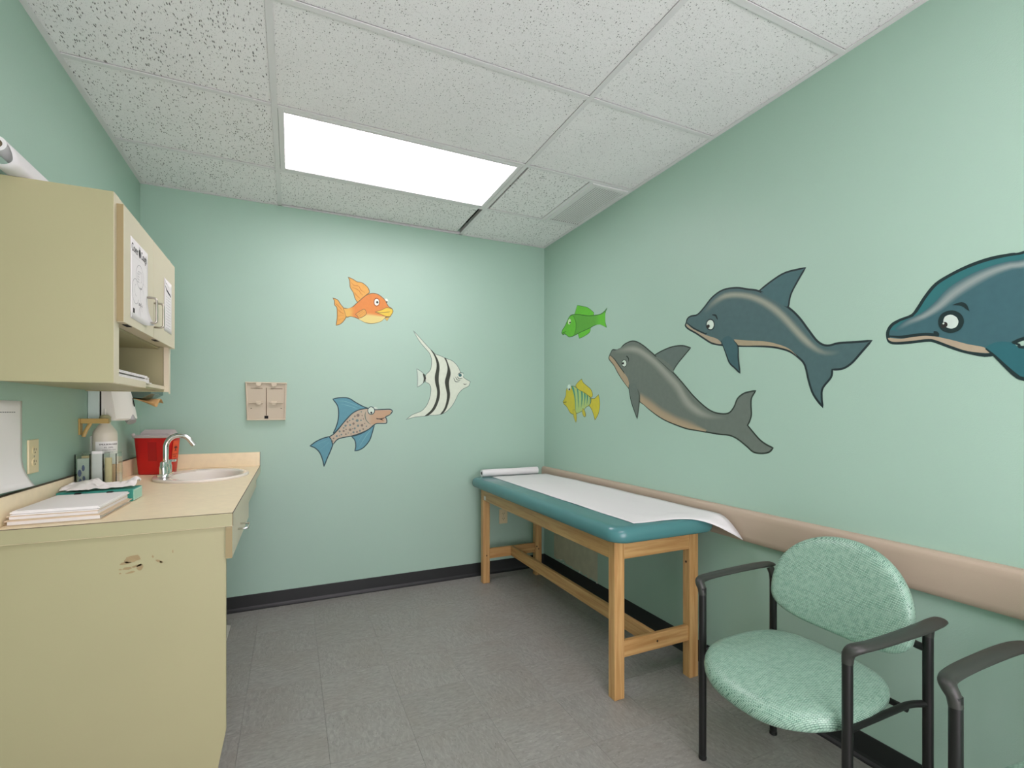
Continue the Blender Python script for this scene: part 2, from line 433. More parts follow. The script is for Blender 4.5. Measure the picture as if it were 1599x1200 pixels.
# traced outlines of the wall paintings: wall coordinates in mm, third value 1 = sharp corner
MURALS = [('orange cartoon fish with yellow lips painted on the back wall,above the striped fish','back',[(None,'far_eye','E',(225,225,212),1,[(606,2024,13.0,18.5)]),('far_eye','pupil','E',(40,38,35),2,[(611,2019,5.0,6.0)]),(None,'tail_fin','F',(218,155,80),((120,95,65),1.6),[(253,2012,1),(283,2002),(304,1972),(323,1949),(335,1919),(338,1891),(320,1859),(298,1838),(274,1829,1),(280,1879),(280,1930),(277,1953),(265,1965),(263,1994)]),(None,'dorsal_fin','F',(218,155,80),((120,95,65),1.6),[(351,2164,1),(382,2153),(410,2138),(439,2136),(464,2122),(484,2101),(493,2074,1),(458,2042),(420,2002),(410,2001),(395,2026),(385,2061),(366,2092),(362,2121),(360,2144)]),(None,'body','F',(214,128,68),((120,95,65),1.8),[(323,1949),(351,1948),(379,1962),(407,1991),(432,2016),(458,2042),(484,2060),(516,2070),(548,2066),(575,2050),(598,2029),(621,1989),(644,1976),(653,1956),(641,1932),(631,1917),(598,1908),(568,1879),(516,1861),(468,1862),(426,1881),(395,1893),(366,1897),(341,1890),(332,1919)]),(None,'tail_root','B',((218,165,85),(218,165,85),(214,128,68)),0,[(323,1947),(326,1934),(332,1919),(335,1903),(341,1892)],[(341,1946),(351,1937),(357,1921),(357,1908),(366,1899)],[(395,1967),(401,1948),(401,1931),(395,1914),(395,1894)]),(None,'belly','B',((218,192,125),(218,192,125),(214,128,68)),0,[(420,1883),(445,1871),(468,1863),(516,1862),(568,1879),(598,1908)],[(426,1889),(458,1903),(484,1908),(516,1908),(561,1908),(598,1911)],[(432,1904),(458,1923),(480,1931),(516,1931),(565,1925),(601,1918)]),(None,'pectoral_fin','F',(214,150,78),((120,95,65),1.2),[(398,1914,1),(426,1937),(458,1954),(471,1924),(445,1899),(420,1890),(410,1906)]),(None,'lips','F',(222,182,72),((120,95,65),1.2),[(529,1941,1),(575,1960),(608,1978),(644,1973),(652,1956),(643,1935),(631,1919),(604,1917),(568,1929)]),(None,'mouth_line','L',(120,95,65),1.4,[(529,1942),(561,1938),(611,1947),(634,1953)]),(None,'chin_tuft','F',(214,170,90),((120,95,65),0.8),[(594,1904,1),(611,1884,1),(629,1912,1)]),(None,'fin_ray','M',(180,110,55),1.3,[(369,2132),(388,2112),(420,2108),(436,2083),(461,2069)],[(376,2096),(401,2089),(423,2078),(432,2063),(448,2049)],[(391,2065),(407,2044),(432,2023)],[(268,1978),(292,1957),(314,1933)],[(285,1937),(304,1920),(323,1911)],[(283,1892),(320,1900)],[(286,1863),(323,1882)],[(407,1907),(448,1942)],[(417,1898),(458,1936)]),(None,'eye','E',(232,228,215),1,[(540,2010,18.5,26.0)]),('eye','eye_rim','R',(150,75,40),2,[(540,2037),(554,2030),(559,2012),(554,1993),(540,1984),(526,1991),(522,2008),(526,2027)]),('eye','pupil','E',(40,42,45),3,[(544,2010,7.5,9.0)])]),('long nosed spotted fish with slate blue fins painted on the back wall','back',[(None,'far_eye','E',(200,205,196),1,[(532,1268,15.0,11.5)]),(None,'dorsal_fin','F',(92,142,158),((42,66,74),2.4),[(253,1332,1),(295,1341),(353,1339),(403,1309),(454,1281),(486,1270,1),(454,1266),(411,1255),(378,1235),(336,1191),(299,1144),(267,1108),(255,1102,1),(271,1136),(285,1183),(290,1235),(283,1287)]),(None,'belly_fin','F',(92,142,158),((42,66,74),2.4),[(374,1078,1),(420,1090),(471,1115),(525,1155,1),(509,1097),(492,1048),(458,1005),(424,984),(395,979,1),(401,1011),(395,1051)]),(None,'body','F',(188,164,146),((42,66,74),2.4),[(230,1078,1),(259,1097),(287,1127),(312,1161),(345,1200),(378,1235),(420,1259),(462,1268),(488,1268),(527,1261),(584,1263),(632,1264),(648,1250),(632,1228),(601,1210,1),(608,1194),(610,1176),(601,1165),(544,1165),(522,1155),(488,1126),(441,1103),(378,1082),(320,1072),(283,1060),(255,1028,1)]),(None,'head','B',((192,150,122),(190,152,126),(188,164,146)),0,[(637,1256),(632,1230),(592,1208),(592,1176),(544,1170),(522,1159)],[(527,1256),(518,1235),(514,1212),(509,1195),(505,1177),(501,1159)],[(488,1257),(475,1239),(471,1217),(475,1195),(482,1177),(492,1155)]),(None,'gill_line','L',(110,118,108),2,[(469,1252),(462,1226),(467,1195),(482,1173),(499,1159)]),(None,'tail_fin','F',(92,142,158),((42,66,74),2.4),[(112,1021,1),(147,1048),(190,1069),(230,1080,1),(243,1059),(253,1024,1),(238,982),(218,935),(198,880,1),(190,924),(171,975),(143,1006)]),(None,'fin_ray','M',(120,165,176),1.2,[(283,1321),(345,1313),(445,1272)],[(303,1300),(370,1283),(420,1263)],[(147,1027),(226,1059)],[(175,992),(230,1042)],[(416,993),(475,1089),(505,1124)],[(407,1029),(445,1085)]),(None,'spots','E',(128,112,104),0,[(416,1222,10.0,10.5),(442,1153,8.5,9.0),(395,1215,6.0,6.0),(386,1165,7.5,8.0),(347,1178,6.5,7.0),(364,1124,8.5,8.5),(380,1130,4.0,4.0),(409,1108,6.0,6.5),(450,1127,5.5,6.0),(322,1116,7.0,7.0),(338,1126,4.5,4.5),(336,1094,5.0,5.5),(258,1067,5.5,6.0),(370,1095,3.5,4.0),(443,1220,4.0,4.5),(452,1197,3.5,4.0),(460,1166,4.0,4.0),(296,1084,3.5,3.5),(253,1050,4.0,4.0)]),(None,'grey_spots','E',(112,124,124),0,[(410,1186,9.5,9.5),(416,1151,7.5,8.0),(382,1196,6.0,6.5),(364,1156,6.5,7.0),(334,1152,7.5,7.5),(394,1132,6.5,7.0),(386,1106,6.5,7.0),(428,1116,6.5,7.0),(296,1114,6.5,7.0),(322,1137,5.0,5.0),(308,1092,5.5,6.0),(278,1082,6.5,7.0),(353,1102,4.0,4.0),(435,1188,5.0,5.5),(437,1246,4.0,4.5),(471,1146,4.0,4.5),(361,1187,5.0,5.0),(244,1059,4.5,5.0)]),(None,'mouth','F',(48,42,40),None,[(536,1203,1),(553,1199),(575,1201),(602,1209,1),(592,1201),(577,1194),(588,1182),(575,1188),(557,1194),(542,1195)]),(None,'eye','E',(205,210,200),1,[(503,1254,23.0,26.5)]),('eye','eye_rim','R',(42,66,74),1.8,[(503,1281),(519,1273),(526,1255),(519,1236),(503,1228),(487,1236),(480,1255),(487,1273)]),('eye','pupil','E',(35,35,35),3,[(504,1240,7.0,7.5)])]),('white angelfish with wavy black bands and long trailing fins painted on the back wall','back',[(None,'tail_fin','F',(205,208,198),((118,128,122),1.6),[(822,1557,1),(848,1543),(871,1524),(889,1489),(871,1457),(848,1436),(826,1424,1),(828,1493)]),(None,'body','F',(214,211,198),((118,128,122),1.5),[(796,1832,1),(842,1786),(889,1737),(922,1704),(955,1673),(997,1659),(1040,1642),(1083,1629),(1120,1601),(1142,1569),(1158,1533),(1183,1501),(1231,1475,1),(1222,1447),(1209,1435),(1171,1416),(1139,1383),(1114,1334),(1089,1292),(1052,1254),(1022,1236),(973,1222),(913,1220),(877,1214),(807,1207),(744,1190,1),(790,1225),(854,1251),(889,1285),(910,1326),(924,1379),(925,1426),(910,1452),(889,1460,1),(883,1489),(889,1518,1),(910,1537),(925,1560),(931,1607),(928,1642),(913,1677),(877,1716),(836,1765)]),(None,'stripe','F',(56,58,50),None,[(922,1701,1),(949,1661),(967,1609),(967,1562),(956,1509),(958,1462),(970,1415),(972,1374),(961,1321),(931,1262),(877,1214,1),(910,1221),(955,1262),(985,1327),(995,1380),(991,1427),(985,1468),(986,1516),(991,1569),(984,1616),(961,1662),(937,1693)]),(None,'stripe','F',(56,58,50),None,[(1025,1647,1),(1043,1612),(1052,1565),(1043,1517),(1032,1470),(1039,1422),(1048,1375),(1043,1322),(1025,1268),(994,1227,1),(1012,1230),(1043,1268),(1064,1328),(1072,1376),(1066,1423),(1064,1471),(1076,1524),(1072,1560),(1058,1601),(1040,1642)]),(None,'tail_stripe','F',(56,58,50),None,[(866,1523,1),(880,1518),(890,1489),(877,1460),(869,1456,1),(873,1489)]),(None,'eye','E',(215,214,204),1,[(1154,1522,21.5,19.0)]),('eye','pupil','E',(66,100,104),3,[(1150,1521,12.5,12.0)]),(None,'eye_line','M',(66,76,76),1.8,[(1130,1523),(1149,1538),(1180,1537)],[(1100,1501),(1114,1472),(1145,1472)],[(1114,1507),(1128,1485),(1153,1482)],[(1127,1511),(1142,1494),(1169,1499)]),(None,'mouth_line','L',(70,72,66),1.8,[(1177,1460),(1183,1453),(1204,1456)])]),('small bright green fish painted on the right wall near the corner','right',[(None,'dorsal_fin','F',(104,184,58),((52,98,42),1.2),[(2980,1955,1),(2961,1981),(2942,2012,1),(2888,1996),(2818,1973),(2775,1949),(2733,1920,1),(2742,1904),(2800,1911),(2861,1927),(2924,1943)]),(None,'belly_fin','F',(104,184,58),((52,98,42),1.2),[(2933,1804,1),(2915,1770,1),(2866,1774),(2788,1792),(2771,1823,1),(2844,1817),(2915,1810)]),(None,'body','F',(96,160,62),((52,98,42),2.0),[(3164,1846,1),(3152,1865),(3116,1888),(3086,1917),(3056,1945),(3027,1956),(2984,1954),(2924,1942),(2861,1926),(2800,1910),(2737,1902),(2685,1896),(2653,1896),(2622,1903),(2599,1913),(2582,1923,1),(2602,1896),(2606,1860),(2602,1828),(2587,1796,1),(2622,1813),(2669,1831),(2725,1832),(2779,1824),(2844,1817),(2915,1810),(2980,1800),(3018,1798),(3056,1801),(3091,1820),(3116,1831),(3141,1828,1)]),(None,'tail_fin','B',((104,184,58),(104,184,58),(96,160,62)),0,[(2601,1894),(2605,1860),(2602,1827),(2591,1798)],[(2657,1890),(2653,1864),(2653,1845),(2657,1827)],[(2725,1898),(2721,1876),(2721,1852),(2725,1834)]),(None,'head','F',(104,184,58),None,[(3154,1845,1),(3146,1861),(3111,1886),(3081,1913),(3052,1942),(3013,1950),(2989,1935),(2968,1909),(2961,1873),(2968,1836),(2989,1804),(3018,1800),(3056,1803),(3091,1822),(3116,1836)]),(None,'gill_line','L',(52,98,42),1.8,[(2996,1946),(2968,1909),(2957,1867),(2963,1836),(2982,1802)]),(None,'mouth_line','L',(52,98,42),2,[(3157,1844),(3116,1845),(3090,1849)]),(None,'eye','E',(208,220,180),1,[(3048,1912,20.5,21.0)]),('eye','pupil','E',(30,40,28),3,[(3040,1904,10.5,6.0)])]),('small yellow fish with teal stripes painted low on the right wall near the corner','right',[(None,'tail_fin','F',(204,184,62),((96,92,50),1.5),[(2775,1339,1),(2729,1336),(2704,1347),(2679,1362,1),(2667,1325),(2664,1285),(2677,1240),(2699,1211),(2721,1190,1),(2734,1219),(2754,1254),(2780,1280),(2796,1288,1),(2770,1315)]),(None,'dorsal_fin','F',(204,184,62),((96,92,50),1.5),[(2966,1437,1),(2926,1462),(2884,1479,1),(2865,1453),(2817,1426),(2775,1404),(2752,1376),(2749,1356),(2765,1343,1),(2806,1361),(2849,1380),(2898,1395),(2943,1414)]),(None,'body','F',(204,184,62),((96,92,50),1.5),[(3143,1323,1),(3121,1342),(3100,1370),(3097,1402),(3078,1423),(3024,1435),(2983,1431),(2943,1414),(2898,1395),(2849,1380),(2806,1361),(2770,1339),(2765,1315),(2796,1288),(2822,1281),(2854,1262),(2893,1247),(2954,1233),(2995,1227),(3042,1242),(3078,1277),(3103,1293),(3128,1305)]),(None,'flank','F',(176,192,122),None,[(3024,1433,1),(2983,1429),(2943,1412),(2898,1393),(2849,1378),(2806,1358),(2772,1337),(2772,1313),(2797,1290),(2822,1283),(2854,1264),(2893,1249),(2954,1236),(2966,1264),(2976,1344)]),(None,'stripe','F',(74,140,124),None,[(3024,1433,1),(2995,1430),(2975,1387),(2963,1332),(2963,1264,1),(2969,1264),(2975,1332),(2995,1388)]),(None,'stripe','F',(74,140,124),None,[(2949,1414,1),(2929,1407),(2923,1361),(2921,1315),(2926,1260,1),(2931,1316),(2937,1368)]),(None,'stripe','F',(74,140,124),None,[(2895,1393,1),(2873,1387),(2871,1341),(2882,1293),(2893,1269,1),(2887,1324),(2888,1360)]),(None,'stripe','F',(74,140,124),None,[(2854,1379,1),(2833,1368),(2836,1335),(2852,1281,1),(2849,1329)]),(None,'stripe','F',(74,140,124),None,[(2820,1364,1),(2801,1354),(2809,1316),(2820,1293,1),(2817,1334)]),(None,'stripe','F',(74,140,124),None,[(2784,1344,1),(2769,1335),(2772,1304),(2783,1291,1),(2780,1322)]),(None,'pectoral_fin','F',(198,178,66),((96,92,50),1.2),[(3001,1261,1),(2989,1214),(2960,1167,1),(2949,1190),(2952,1230),(2972,1261,1)]),(None,'belly_fin','F',(198,178,66),((96,92,50),1.2),[(2871,1269,1),(2876,1245),(2860,1218),(2844,1211),(2830,1221),(2838,1245),(2860,1269,1)]),(None,'mouth_line','L',(70,70,40),2,[(3140,1318),(3112,1319),(3083,1320)]),(None,'eye','E',(214,222,215),1,[(3051,1426,24.0,23.5)]),('eye','pupil','E',(28,30,32),3,[(3048,1412,12.0,7.0)])]),('smallest grey dolphin leaping upward,painted lowest on the right wall','right',[(None,'dorsal_fin','F',(100,108,104),((48,56,50),3),[(2134,1567,1),(2074,1584),(1994,1597),(1918,1593),(1863,1575,1),(1907,1541),(1955,1502),(1985,1469),(1985,1453,1),(2051,1450),(2116,1505)]),(None,'body','F',(108,113,106),((48,56,50),3.2),[(2564,1597),(2554,1613),(2544,1626),(2524,1643),(2485,1637),(2447,1641),(2403,1663),(2338,1673),(2283,1661),(2223,1629),(2178,1598),(2134,1567),(2062,1508),(1985,1455),(1928,1405),(1901,1380),(1850,1332),(1794,1288),(1741,1255),(1690,1239),(1630,1239),(1598,1267),(1578,1306),(1547,1328),(1513,1336),(1482,1339,1),(1503,1308),(1506,1275),(1504,1233),(1513,1204),(1524,1185,1),(1494,1154),(1461,1123),(1429,1104),(1398,1092,1),(1416,1073),(1452,1064),(1494,1067),(1528,1090),(1578,1121),(1624,1136),(1678,1138),(1764,1146),(1837,1153),(1901,1160),(2022,1191),(2098,1219),(2172,1257),(2223,1288),(2263,1308),(2310,1347),(2359,1387),(2417,1438),(2470,1493),(2508,1541),(2556,1581)]),(None,'fin_root','F',(108,113,106),None,[(2127,1558),(2062,1533),(1994,1486),(1991,1459),(2062,1510)]),(None,'back_sheen','B',((108,113,106),(154,150,142),(108,113,106)),0,[(2501,1635),(2417,1651),(2338,1653),(2270,1637),(2172,1584),(2080,1520),(2005,1462),(1934,1402),(1862,1318),(1794,1269),(1718,1237),(1640,1230)],[(2516,1628),(2432,1630),(2352,1629),(2270,1611),(2185,1566),(2098,1507),(2022,1443),(1950,1383),(1888,1299),(1806,1246),(1729,1223),(1640,1217)],[(2516,1616),(2432,1602),(2352,1598),(2276,1576),(2204,1534),(2128,1480),(2057,1417),(1983,1352),(1921,1270),(1825,1217),(1741,1204),(1640,1206)]),(None,'belly','B',((172,146,122),(172,146,122),(108,113,106)),0,[(2257,1306),(2223,1288),(2172,1259),(2098,1222),(2022,1194),(1901,1164),(1837,1156),(1764,1148)],[(2256,1332),(2204,1300),(2147,1272),(2080,1238),(2005,1210),(1888,1173),(1825,1161),(1764,1151)],[(2256,1367),(2159,1325),(2086,1282),(2022,1256),(1950,1228),(1862,1207),(1806,1180),(1752,1158)]),(None,'jaw','F',(172,146,122),None,[(2559,1599),(2546,1606),(2501,1574),(2455,1532),(2406,1486),(2374,1454),(2358,1417),(2362,1392),(2417,1440),(2468,1495),(2507,1543),(2553,1583)]),(None,'mouth_line','L',(48,56,50),3,[(2552,1614),(2501,1578),(2455,1534),(2412,1493),(2404,1481)]),(None,'flipper','F',(104,110,104),None,[(2356,1416),(2359,1380),(2338,1307),(2310,1253),(2283,1204,1),(2273,1253),(2263,1310),(2264,1345),(2280,1379),(2304,1414)]),(None,'flipper_line','L',(48,56,50),3,[(2359,1412),(2359,1380),(2338,1307),(2310,1253),(2283,1205,1),(2273,1253),(2263,1310),(2264,1345),(2280,1380)]),(None,'eyebrow','L',(48,56,50),4,[(2387,1589),(2372,1580),(2362,1567),(2362,1551)]),(None,'eye','E',(212,216,206),1,[(2404,1546,22.5,21.5)]),('eye','eye_rim','R',(48,56,50),2,[(2404,1567),(2387,1558),(2381,1543),(2387,1529),(2404,1524),(2422,1532),(2428,1547),(2422,1561)]),('eye','pupil','E',(30,32,30),3,[(2416,1546,10.5,7.5)])]),('middle dolphin,dark slate blue and diving,painted above the grey dolphin','right',[(None,'dorsal_fin','F',(72,100,104),((34,46,48),3.4),[(1463,1779,1),(1402,1807),(1341,1825),(1256,1822,1),(1289,1776),(1318,1728),(1329,1676,1),(1365,1688),(1421,1734)]),(None,'body','F',(78,99,102),((34,46,48),3.6),[(1895,1707),(1885,1729),(1862,1738),(1818,1738),(1774,1766),(1724,1805),(1661,1826),(1585,1819),(1521,1797),(1467,1777),(1396,1728),(1329,1678),(1283,1629),(1245,1574),(1207,1521),(1171,1500),(1127,1504),(1070,1500),(1015,1498,1),(1048,1461),(1080,1426),(1112,1407),(1151,1406,1),(1156,1377),(1187,1338),(1191,1302),(1187,1263,1),(1223,1313),(1242,1367),(1258,1432),(1283,1464),(1323,1495),(1377,1516),(1440,1530),(1578,1549),(1607,1555),(1664,1564),(1724,1580),(1774,1610),(1826,1644),(1876,1673),(1899,1694)]),(None,'fin_root','F',(72,100,104),None,[(1457,1769),(1402,1747),(1341,1700),(1338,1683),(1396,1723)]),(None,'back_sheen','B',((78,99,102),(156,152,140),(78,99,102)),0,[(1783,1745),(1737,1788),(1657,1815),(1578,1805),(1487,1773),(1402,1721),(1338,1661),(1280,1593),(1237,1538),(1194,1496),(1161,1484),(1122,1482)],[(1774,1736),(1724,1773),(1653,1795),(1578,1786),(1493,1755),(1415,1704),(1353,1647),(1295,1576),(1250,1527),(1202,1484),(1161,1469),(1122,1472)],[(1762,1727),(1708,1753),(1649,1773),(1578,1764),(1504,1736),(1431,1687),(1368,1627),(1312,1563),(1264,1510),(1207,1469),(1161,1456),(1122,1462)]),(None,'belly','F',(170,148,124),None,[(1578,1553),(1440,1534),(1377,1520),(1323,1499),(1289,1471,1),(1329,1509),(1390,1537),(1440,1552),(1521,1567),(1596,1582,1)]),(None,'jaw','F',(172,150,130),None,[(1888,1701),(1844,1669),(1766,1628),(1692,1597),(1670,1570),(1724,1585),(1773,1615),(1825,1649),(1873,1677),(1893,1695)]),(None,'mouth_line','L',(34,46,48),3.2,[(1888,1709),(1844,1674),(1770,1635),(1756,1637)]),(None,'flipper','F',(66,94,100),None,[(1668,1583),(1645,1529),(1622,1477),(1592,1449),(1563,1422,1),(1574,1497),(1574,1546),(1596,1576),(1630,1603)]),(None,'flipper_line','L',(34,46,48),3.2,[(1670,1586),(1645,1529),(1622,1477),(1592,1449),(1563,1423,1),(1573,1496),(1574,1546),(1598,1578)]),(None,'eyebrow','L',(34,46,48),4,[(1724,1720),(1702,1712),(1690,1690)]),(None,'eye','E',(212,214,206),1,[(1735,1673,23.5,25.0)]),('eye','eye_rim','R',(34,46,48),2.4,[(1734,1699),(1716,1688),(1710,1669),(1716,1653),(1734,1648),(1753,1659),(1759,1677),(1753,1694)]),('eye','pupil','E',(40,34,30),3,[(1748,1667,10.5,9.0)])]),('largest dolphin,teal backed,painted nearest the camera and cut off by the right frame edge','right',[(None,'dorsal_fin','F',(54,104,110),((30,46,48),4),[(400,1722,1),(330,1780),(240,1850),(110,1905,1),(150,1830),(170,1760),(160,1670,1),(280,1650)]),(None,'body','F',(64,96,104),((30,46,48),4.6),[(964,1504),(963,1525),(951,1544),(928,1555),(893,1565),(875,1588),(856,1619),(828,1653),(787,1674),(742,1689),(696,1696),(653,1694),(626,1692),(520,1716),(400,1722),(280,1705),(160,1660),(20,1570),(-90,1475),(-160,1440),(-260,1450),(-390,1455,1),(-330,1395),(-260,1350),(-190,1345,1),(-190,1300),(-160,1240),(-155,1170,1),(-90,1235),(-60,1300),(-20,1380),(80,1420),(240,1445),(420,1462),(560,1468),(626,1451),(647,1442),(696,1413),(748,1427),(787,1446),(828,1470),(849,1477),(897,1477),(936,1479),(957,1486)]),(None,'back','B',((48,106,110),(50,104,108),(64,96,104)),0,[(957,1526),(947,1539),(926,1552),(890,1561),(872,1583),(853,1615),(825,1648),(785,1670),(741,1684),(696,1691),(653,1691),(627,1689),(500,1705)],[(943,1524),(936,1527),(904,1545),(864,1560),(824,1582),(800,1615),(774,1638),(736,1653),(693,1663),(653,1668),(626,1666),(560,1670),(500,1665)],[(936,1514),(916,1520),(893,1530),(853,1545),(814,1567),(787,1599),(761,1618),(729,1631),(690,1645),(653,1651),(626,1649),(560,1640),(500,1635)]),(None,'back_sheen','B',((64,96,104),(146,150,150),(64,96,104)),0,[(943,1529),(908,1554),(867,1568),(831,1596),(797,1633),(745,1661),(696,1674),(653,1677),(626,1674),(540,1685)],[(936,1523),(904,1543),(862,1556),(821,1579),(784,1611),(739,1639),(693,1657),(653,1663),(626,1660),(540,1665)],[(928,1517),(899,1531),(856,1544),(811,1565),(774,1593),(733,1618),(690,1639),(653,1649),(626,1647),(540,1640)]),(None,'belly','F',(168,148,124),None,[(560,1475),(420,1470),(240,1452),(120,1432,1),(240,1470),(420,1490),(560,1492)]),(None,'jaw','F',(176,152,132),None,[(962,1500),(924,1492),(889,1493),(853,1492),(824,1484),(787,1469),(748,1451),(711,1437),(698,1419),(748,1430),(787,1450),(828,1474),(849,1481),(897,1481),(936,1483),(955,1488)]),(None,'mouth_line','L',(30,46,48),4.5,[(964,1507),(924,1498),(889,1498),(856,1497),(831,1491),(820,1486)]),(None,'mouth_corner','L',(30,46,48),5,[(833,1503),(826,1494),(822,1486)]),(None,'flipper','F',(46,96,104),None,[(708,1434),(687,1409),(664,1377),(642,1349),(626,1338),(560,1316),(470,1290,1),(500,1370),(540,1430),(626,1426),(650,1443),(681,1449)]),(None,'flipper_line','L',(30,46,48),4.5,[(707,1433),(687,1409),(664,1377),(642,1349),(626,1338),(560,1316),(470,1290,1),(500,1370),(540,1430),(626,1427),(636,1436),(649,1442)]),(None,'eyebrow','F',(30,46,48),None,[(787,1578,1),(764,1582),(751,1572),(744,1550,1),(751,1557),(764,1570)]),(None,'eye','E',(206,208,204),1,[(790,1527,24.0,28.0)]),('eye','eye_rim','R',(30,46,48),6,[(789,1555),(771,1543),(764,1523),(771,1504),(789,1498),(808,1509),(815,1531),(808,1550)]),('eye','pupil','E',(46,40,38),3,[(806,1519,8.5,9.5)]),('eye','glint','E',(205,205,200),4,[(808,1524,2.5,3.0)])])]

# ================================================================ SETTING
wl = obj('wall_left', BX(XL - .1, XL, YF, YB, 0, HC + .12), M_wall, kind='structure')
wr = obj('wall_right', BX(XR, XR + .1, YF, YB, 0, HC + .12), M_wall, kind='structure')
wb = obj('wall_back', BX(XL - .1, XR + .1, YB, YB + .1, 0, HC + .12), M_wall, kind='structure')
# wall behind the viewer, with a wide opening added to let in fill light
bm = N(); box(bm, XL - .1, -.45, YF - .1, YF, 0, HC + .12); box(bm, 1.45, XR + .1, YF - .1, YF, 0, HC + .12); box(bm, -.45, 1.45, YF - .1, YF, 2.15, HC + .12)
wf = obj('wall_front', bm, M_wall, kind='structure')

# floor: concrete slab and 12 inch vinyl tiles laid quarter-turned
fl = obj('floor', BX(XL - .1, XR + .1, YF - .1, YB + .1, -.12, -.004), mat('grout_dark', (92, 91, 87), .9), kind='structure')
TS = .3048
xs = [.125 + k * TS for k in range(-6, 8)]; ys = [3.338 - k * TS for k in range(-2, 18)]
me_cache = {}
for i, x0 in enumerate(xs):
    for j, y0 in enumerate(ys):
        a, b = max(x0, XL), min(x0 + TS, XR); c, d = max(y0, YF), min(y0 + TS, YB)
        if b - a < .004 or d - c < .004: continue
        rot = (i + j) % 2; cx, cy = (a + b) / 2, (c + d) / 2; wx, wy = b - a - .0005, d - c - .0005
        if rot: wx, wy = wy, wx
        key = (round(wx, 4), round(wy, 4))
        if key not in me_cache:
            o = obj('floor_tile', BX(-wx / 2, wx / 2, -wy / 2, wy / 2, -.004, 0, .0004, 1), M_vct); me_cache[key] = o.data
        else:
            o = bpy.data.objects.new('floor_tile', me_cache[key]); COL.objects.link(o)
        o.parent = fl; o.location = (cx, cy, 0); o.rotation_euler = (0, 0, PI / 2 * rot)

# ceiling: lay-in tiles on a white tee grid
ce = obj('ceiling', BX(XL - .1, XR + .1, YF - .1, YB + .1, HC + .10, HC + .2), M_dark, kind='structure')
colx = [(XL, GX - 2 * MOD), (GX - 2 * MOD, GX), (GX, XR)]
rows = [GY + j * MOD for j in range(-7, 2)] + [YB]
rows = [y for y in rows if y > YF]; rows = [YF] + rows
tile_me = {}
def ceil_tile(x0, x1, y0, y1, m, z=.0035, tilt=(0, 0)):
    g = .0135
    wx, wy = x1 - x0 - 2 * g + .006, y1 - y0 - 2 * g + .006
    key = (round(wx, 3), round(wy, 3), m.name)
    if key not in tile_me:
        o = obj('ceiling_tile', BX(-wx / 2, wx / 2, -wy / 2, wy / 2, 0, .015, .0015, 1), m); tile_me[key] = o.data
    else:
        o = bpy.data.objects.new('ceiling_tile', tile_me[key]); COL.objects.link(o)
    o.parent = ce; o.location = ((x0 + x1) / 2, (y0 + y1) / 2, HC + z); o.rotation_euler = (tilt[0], tilt[1], 0)
    return o
LIGHT_ROWS = (2.3241, 2.3241 - 4 * MOD)
VX = 1.578                                           # where the vent frame begins
for ci, (x0, x1) in enumerate(colx):
    for y0, y1 in zip(rows, rows[1:]):
        if ci == 1 and any(abs(y0 - L) < .01 for L in LIGHT_ROWS): continue
        last = abs(y1 - YB) < .01; lr = abs(y0 - GY) < .01
        if ci == 2 and lr: x1_ = VX
        else: x1_ = x1
        m = M_tileA if (ci == 0 or last or (ci == 2 and lr)) else M_tileB
        if ci == 1 and last:      # sagging tile with a dark gap at its right end and along the wall
            ceil_tile(x0, x1 - .024, y0, y1 - .012, m, z=.005, tilt=(.010, -.006))
        elif ci == 2 and lr:
            ceil_tile(x0 + .018, x1_, y0, y1, m, z=.004)
        else:
            ceil_tile(x0, x1_, y0, y1, m)
def tee(x0, x1, y0, y1, nm='grid_rail'):
    bm = N(); box(bm, x0, x1, y0, y1, HC - .0015, HC + .0015, .0006, 1)
    cx, cy = (x0 + x1) / 2, (y0 + y1) / 2
    if x1 - x0 < y1 - y0: box(bm, cx - .003, cx + .003, y0, y1, HC + .0015, HC + .035)
    else: box(bm, x0, x1, cy - .003, cy + .003, HC + .0015, HC + .035)
    return obj(nm, bm, M_tee, ce)
for x in (GX - 2 * MOD, GX): tee(x - .012, x + .012, YF, YB)
tee(VX - .012, VX + .012, GY + .012, GY + MOD - .012)
for ci, (x0, x1) in enumerate(colx):
    for y in rows[1:-1]:
        a = x0 + (.012 if ci else .02); b = x1 - (.012 if ci < 2 else .02)
        tee(a, b, y - .012, y + .012)
def angle(bm): return obj('wall_angle', bm, M_tee, ce)
def ang(x0, x1, y0, y1, side):
    bm = N(); box(bm, x0, x1, y0, y1, HC - .0015, HC + .0012)
    t = .0015
    if side == 'l': box(bm, x0, x0 + t, y0, y1, HC, HC + .022)
    if side == 'r': box(bm, x1 - t, x1, y0, y1, HC, HC + .022)
    if side == 'b': box(bm, x0, x1, y1 - t, y1, HC, HC + .022)
    if side == 'f': box(bm, x0, x1, y0, y0 + t, HC, HC + .022)
    angle(bm)
ang(XL, XL + .021, YF, YB, 'l'); ang(XR - .021, XR, YF, YB, 'r')
ang(XL + .021, XR - .021, YB - .018, YB, 'b'); ang(XL + .021, XR - .021, YF, YF + .021, 'f')

# vinyl cove baseboards
def cove(side):
    prof = [(0, .095), (.003, .095), (.0045, .093), (.0045, .022), (.007, .012), (.014, .0045), (.021, .002), (.021, 0), (0, 0)]
    bm = N()
    if side == 'back': rings(bm, [[(x, YB - d, z) for d, z in prof] for x in (XL, XR)])
    if side == 'right': rings(bm, [[(XR - d, y, z) for d, z in prof] for y in (YF, YB - .0046)])
    if side == 'left': rings(bm, [[(XL + d, y, z) for d, z in prof] for y in (YF, YB - .0046)])
    obj('baseboard_' + side, bm, M_base, kind='structure')
for s in ('back', 'right', 'left'): cove(s)

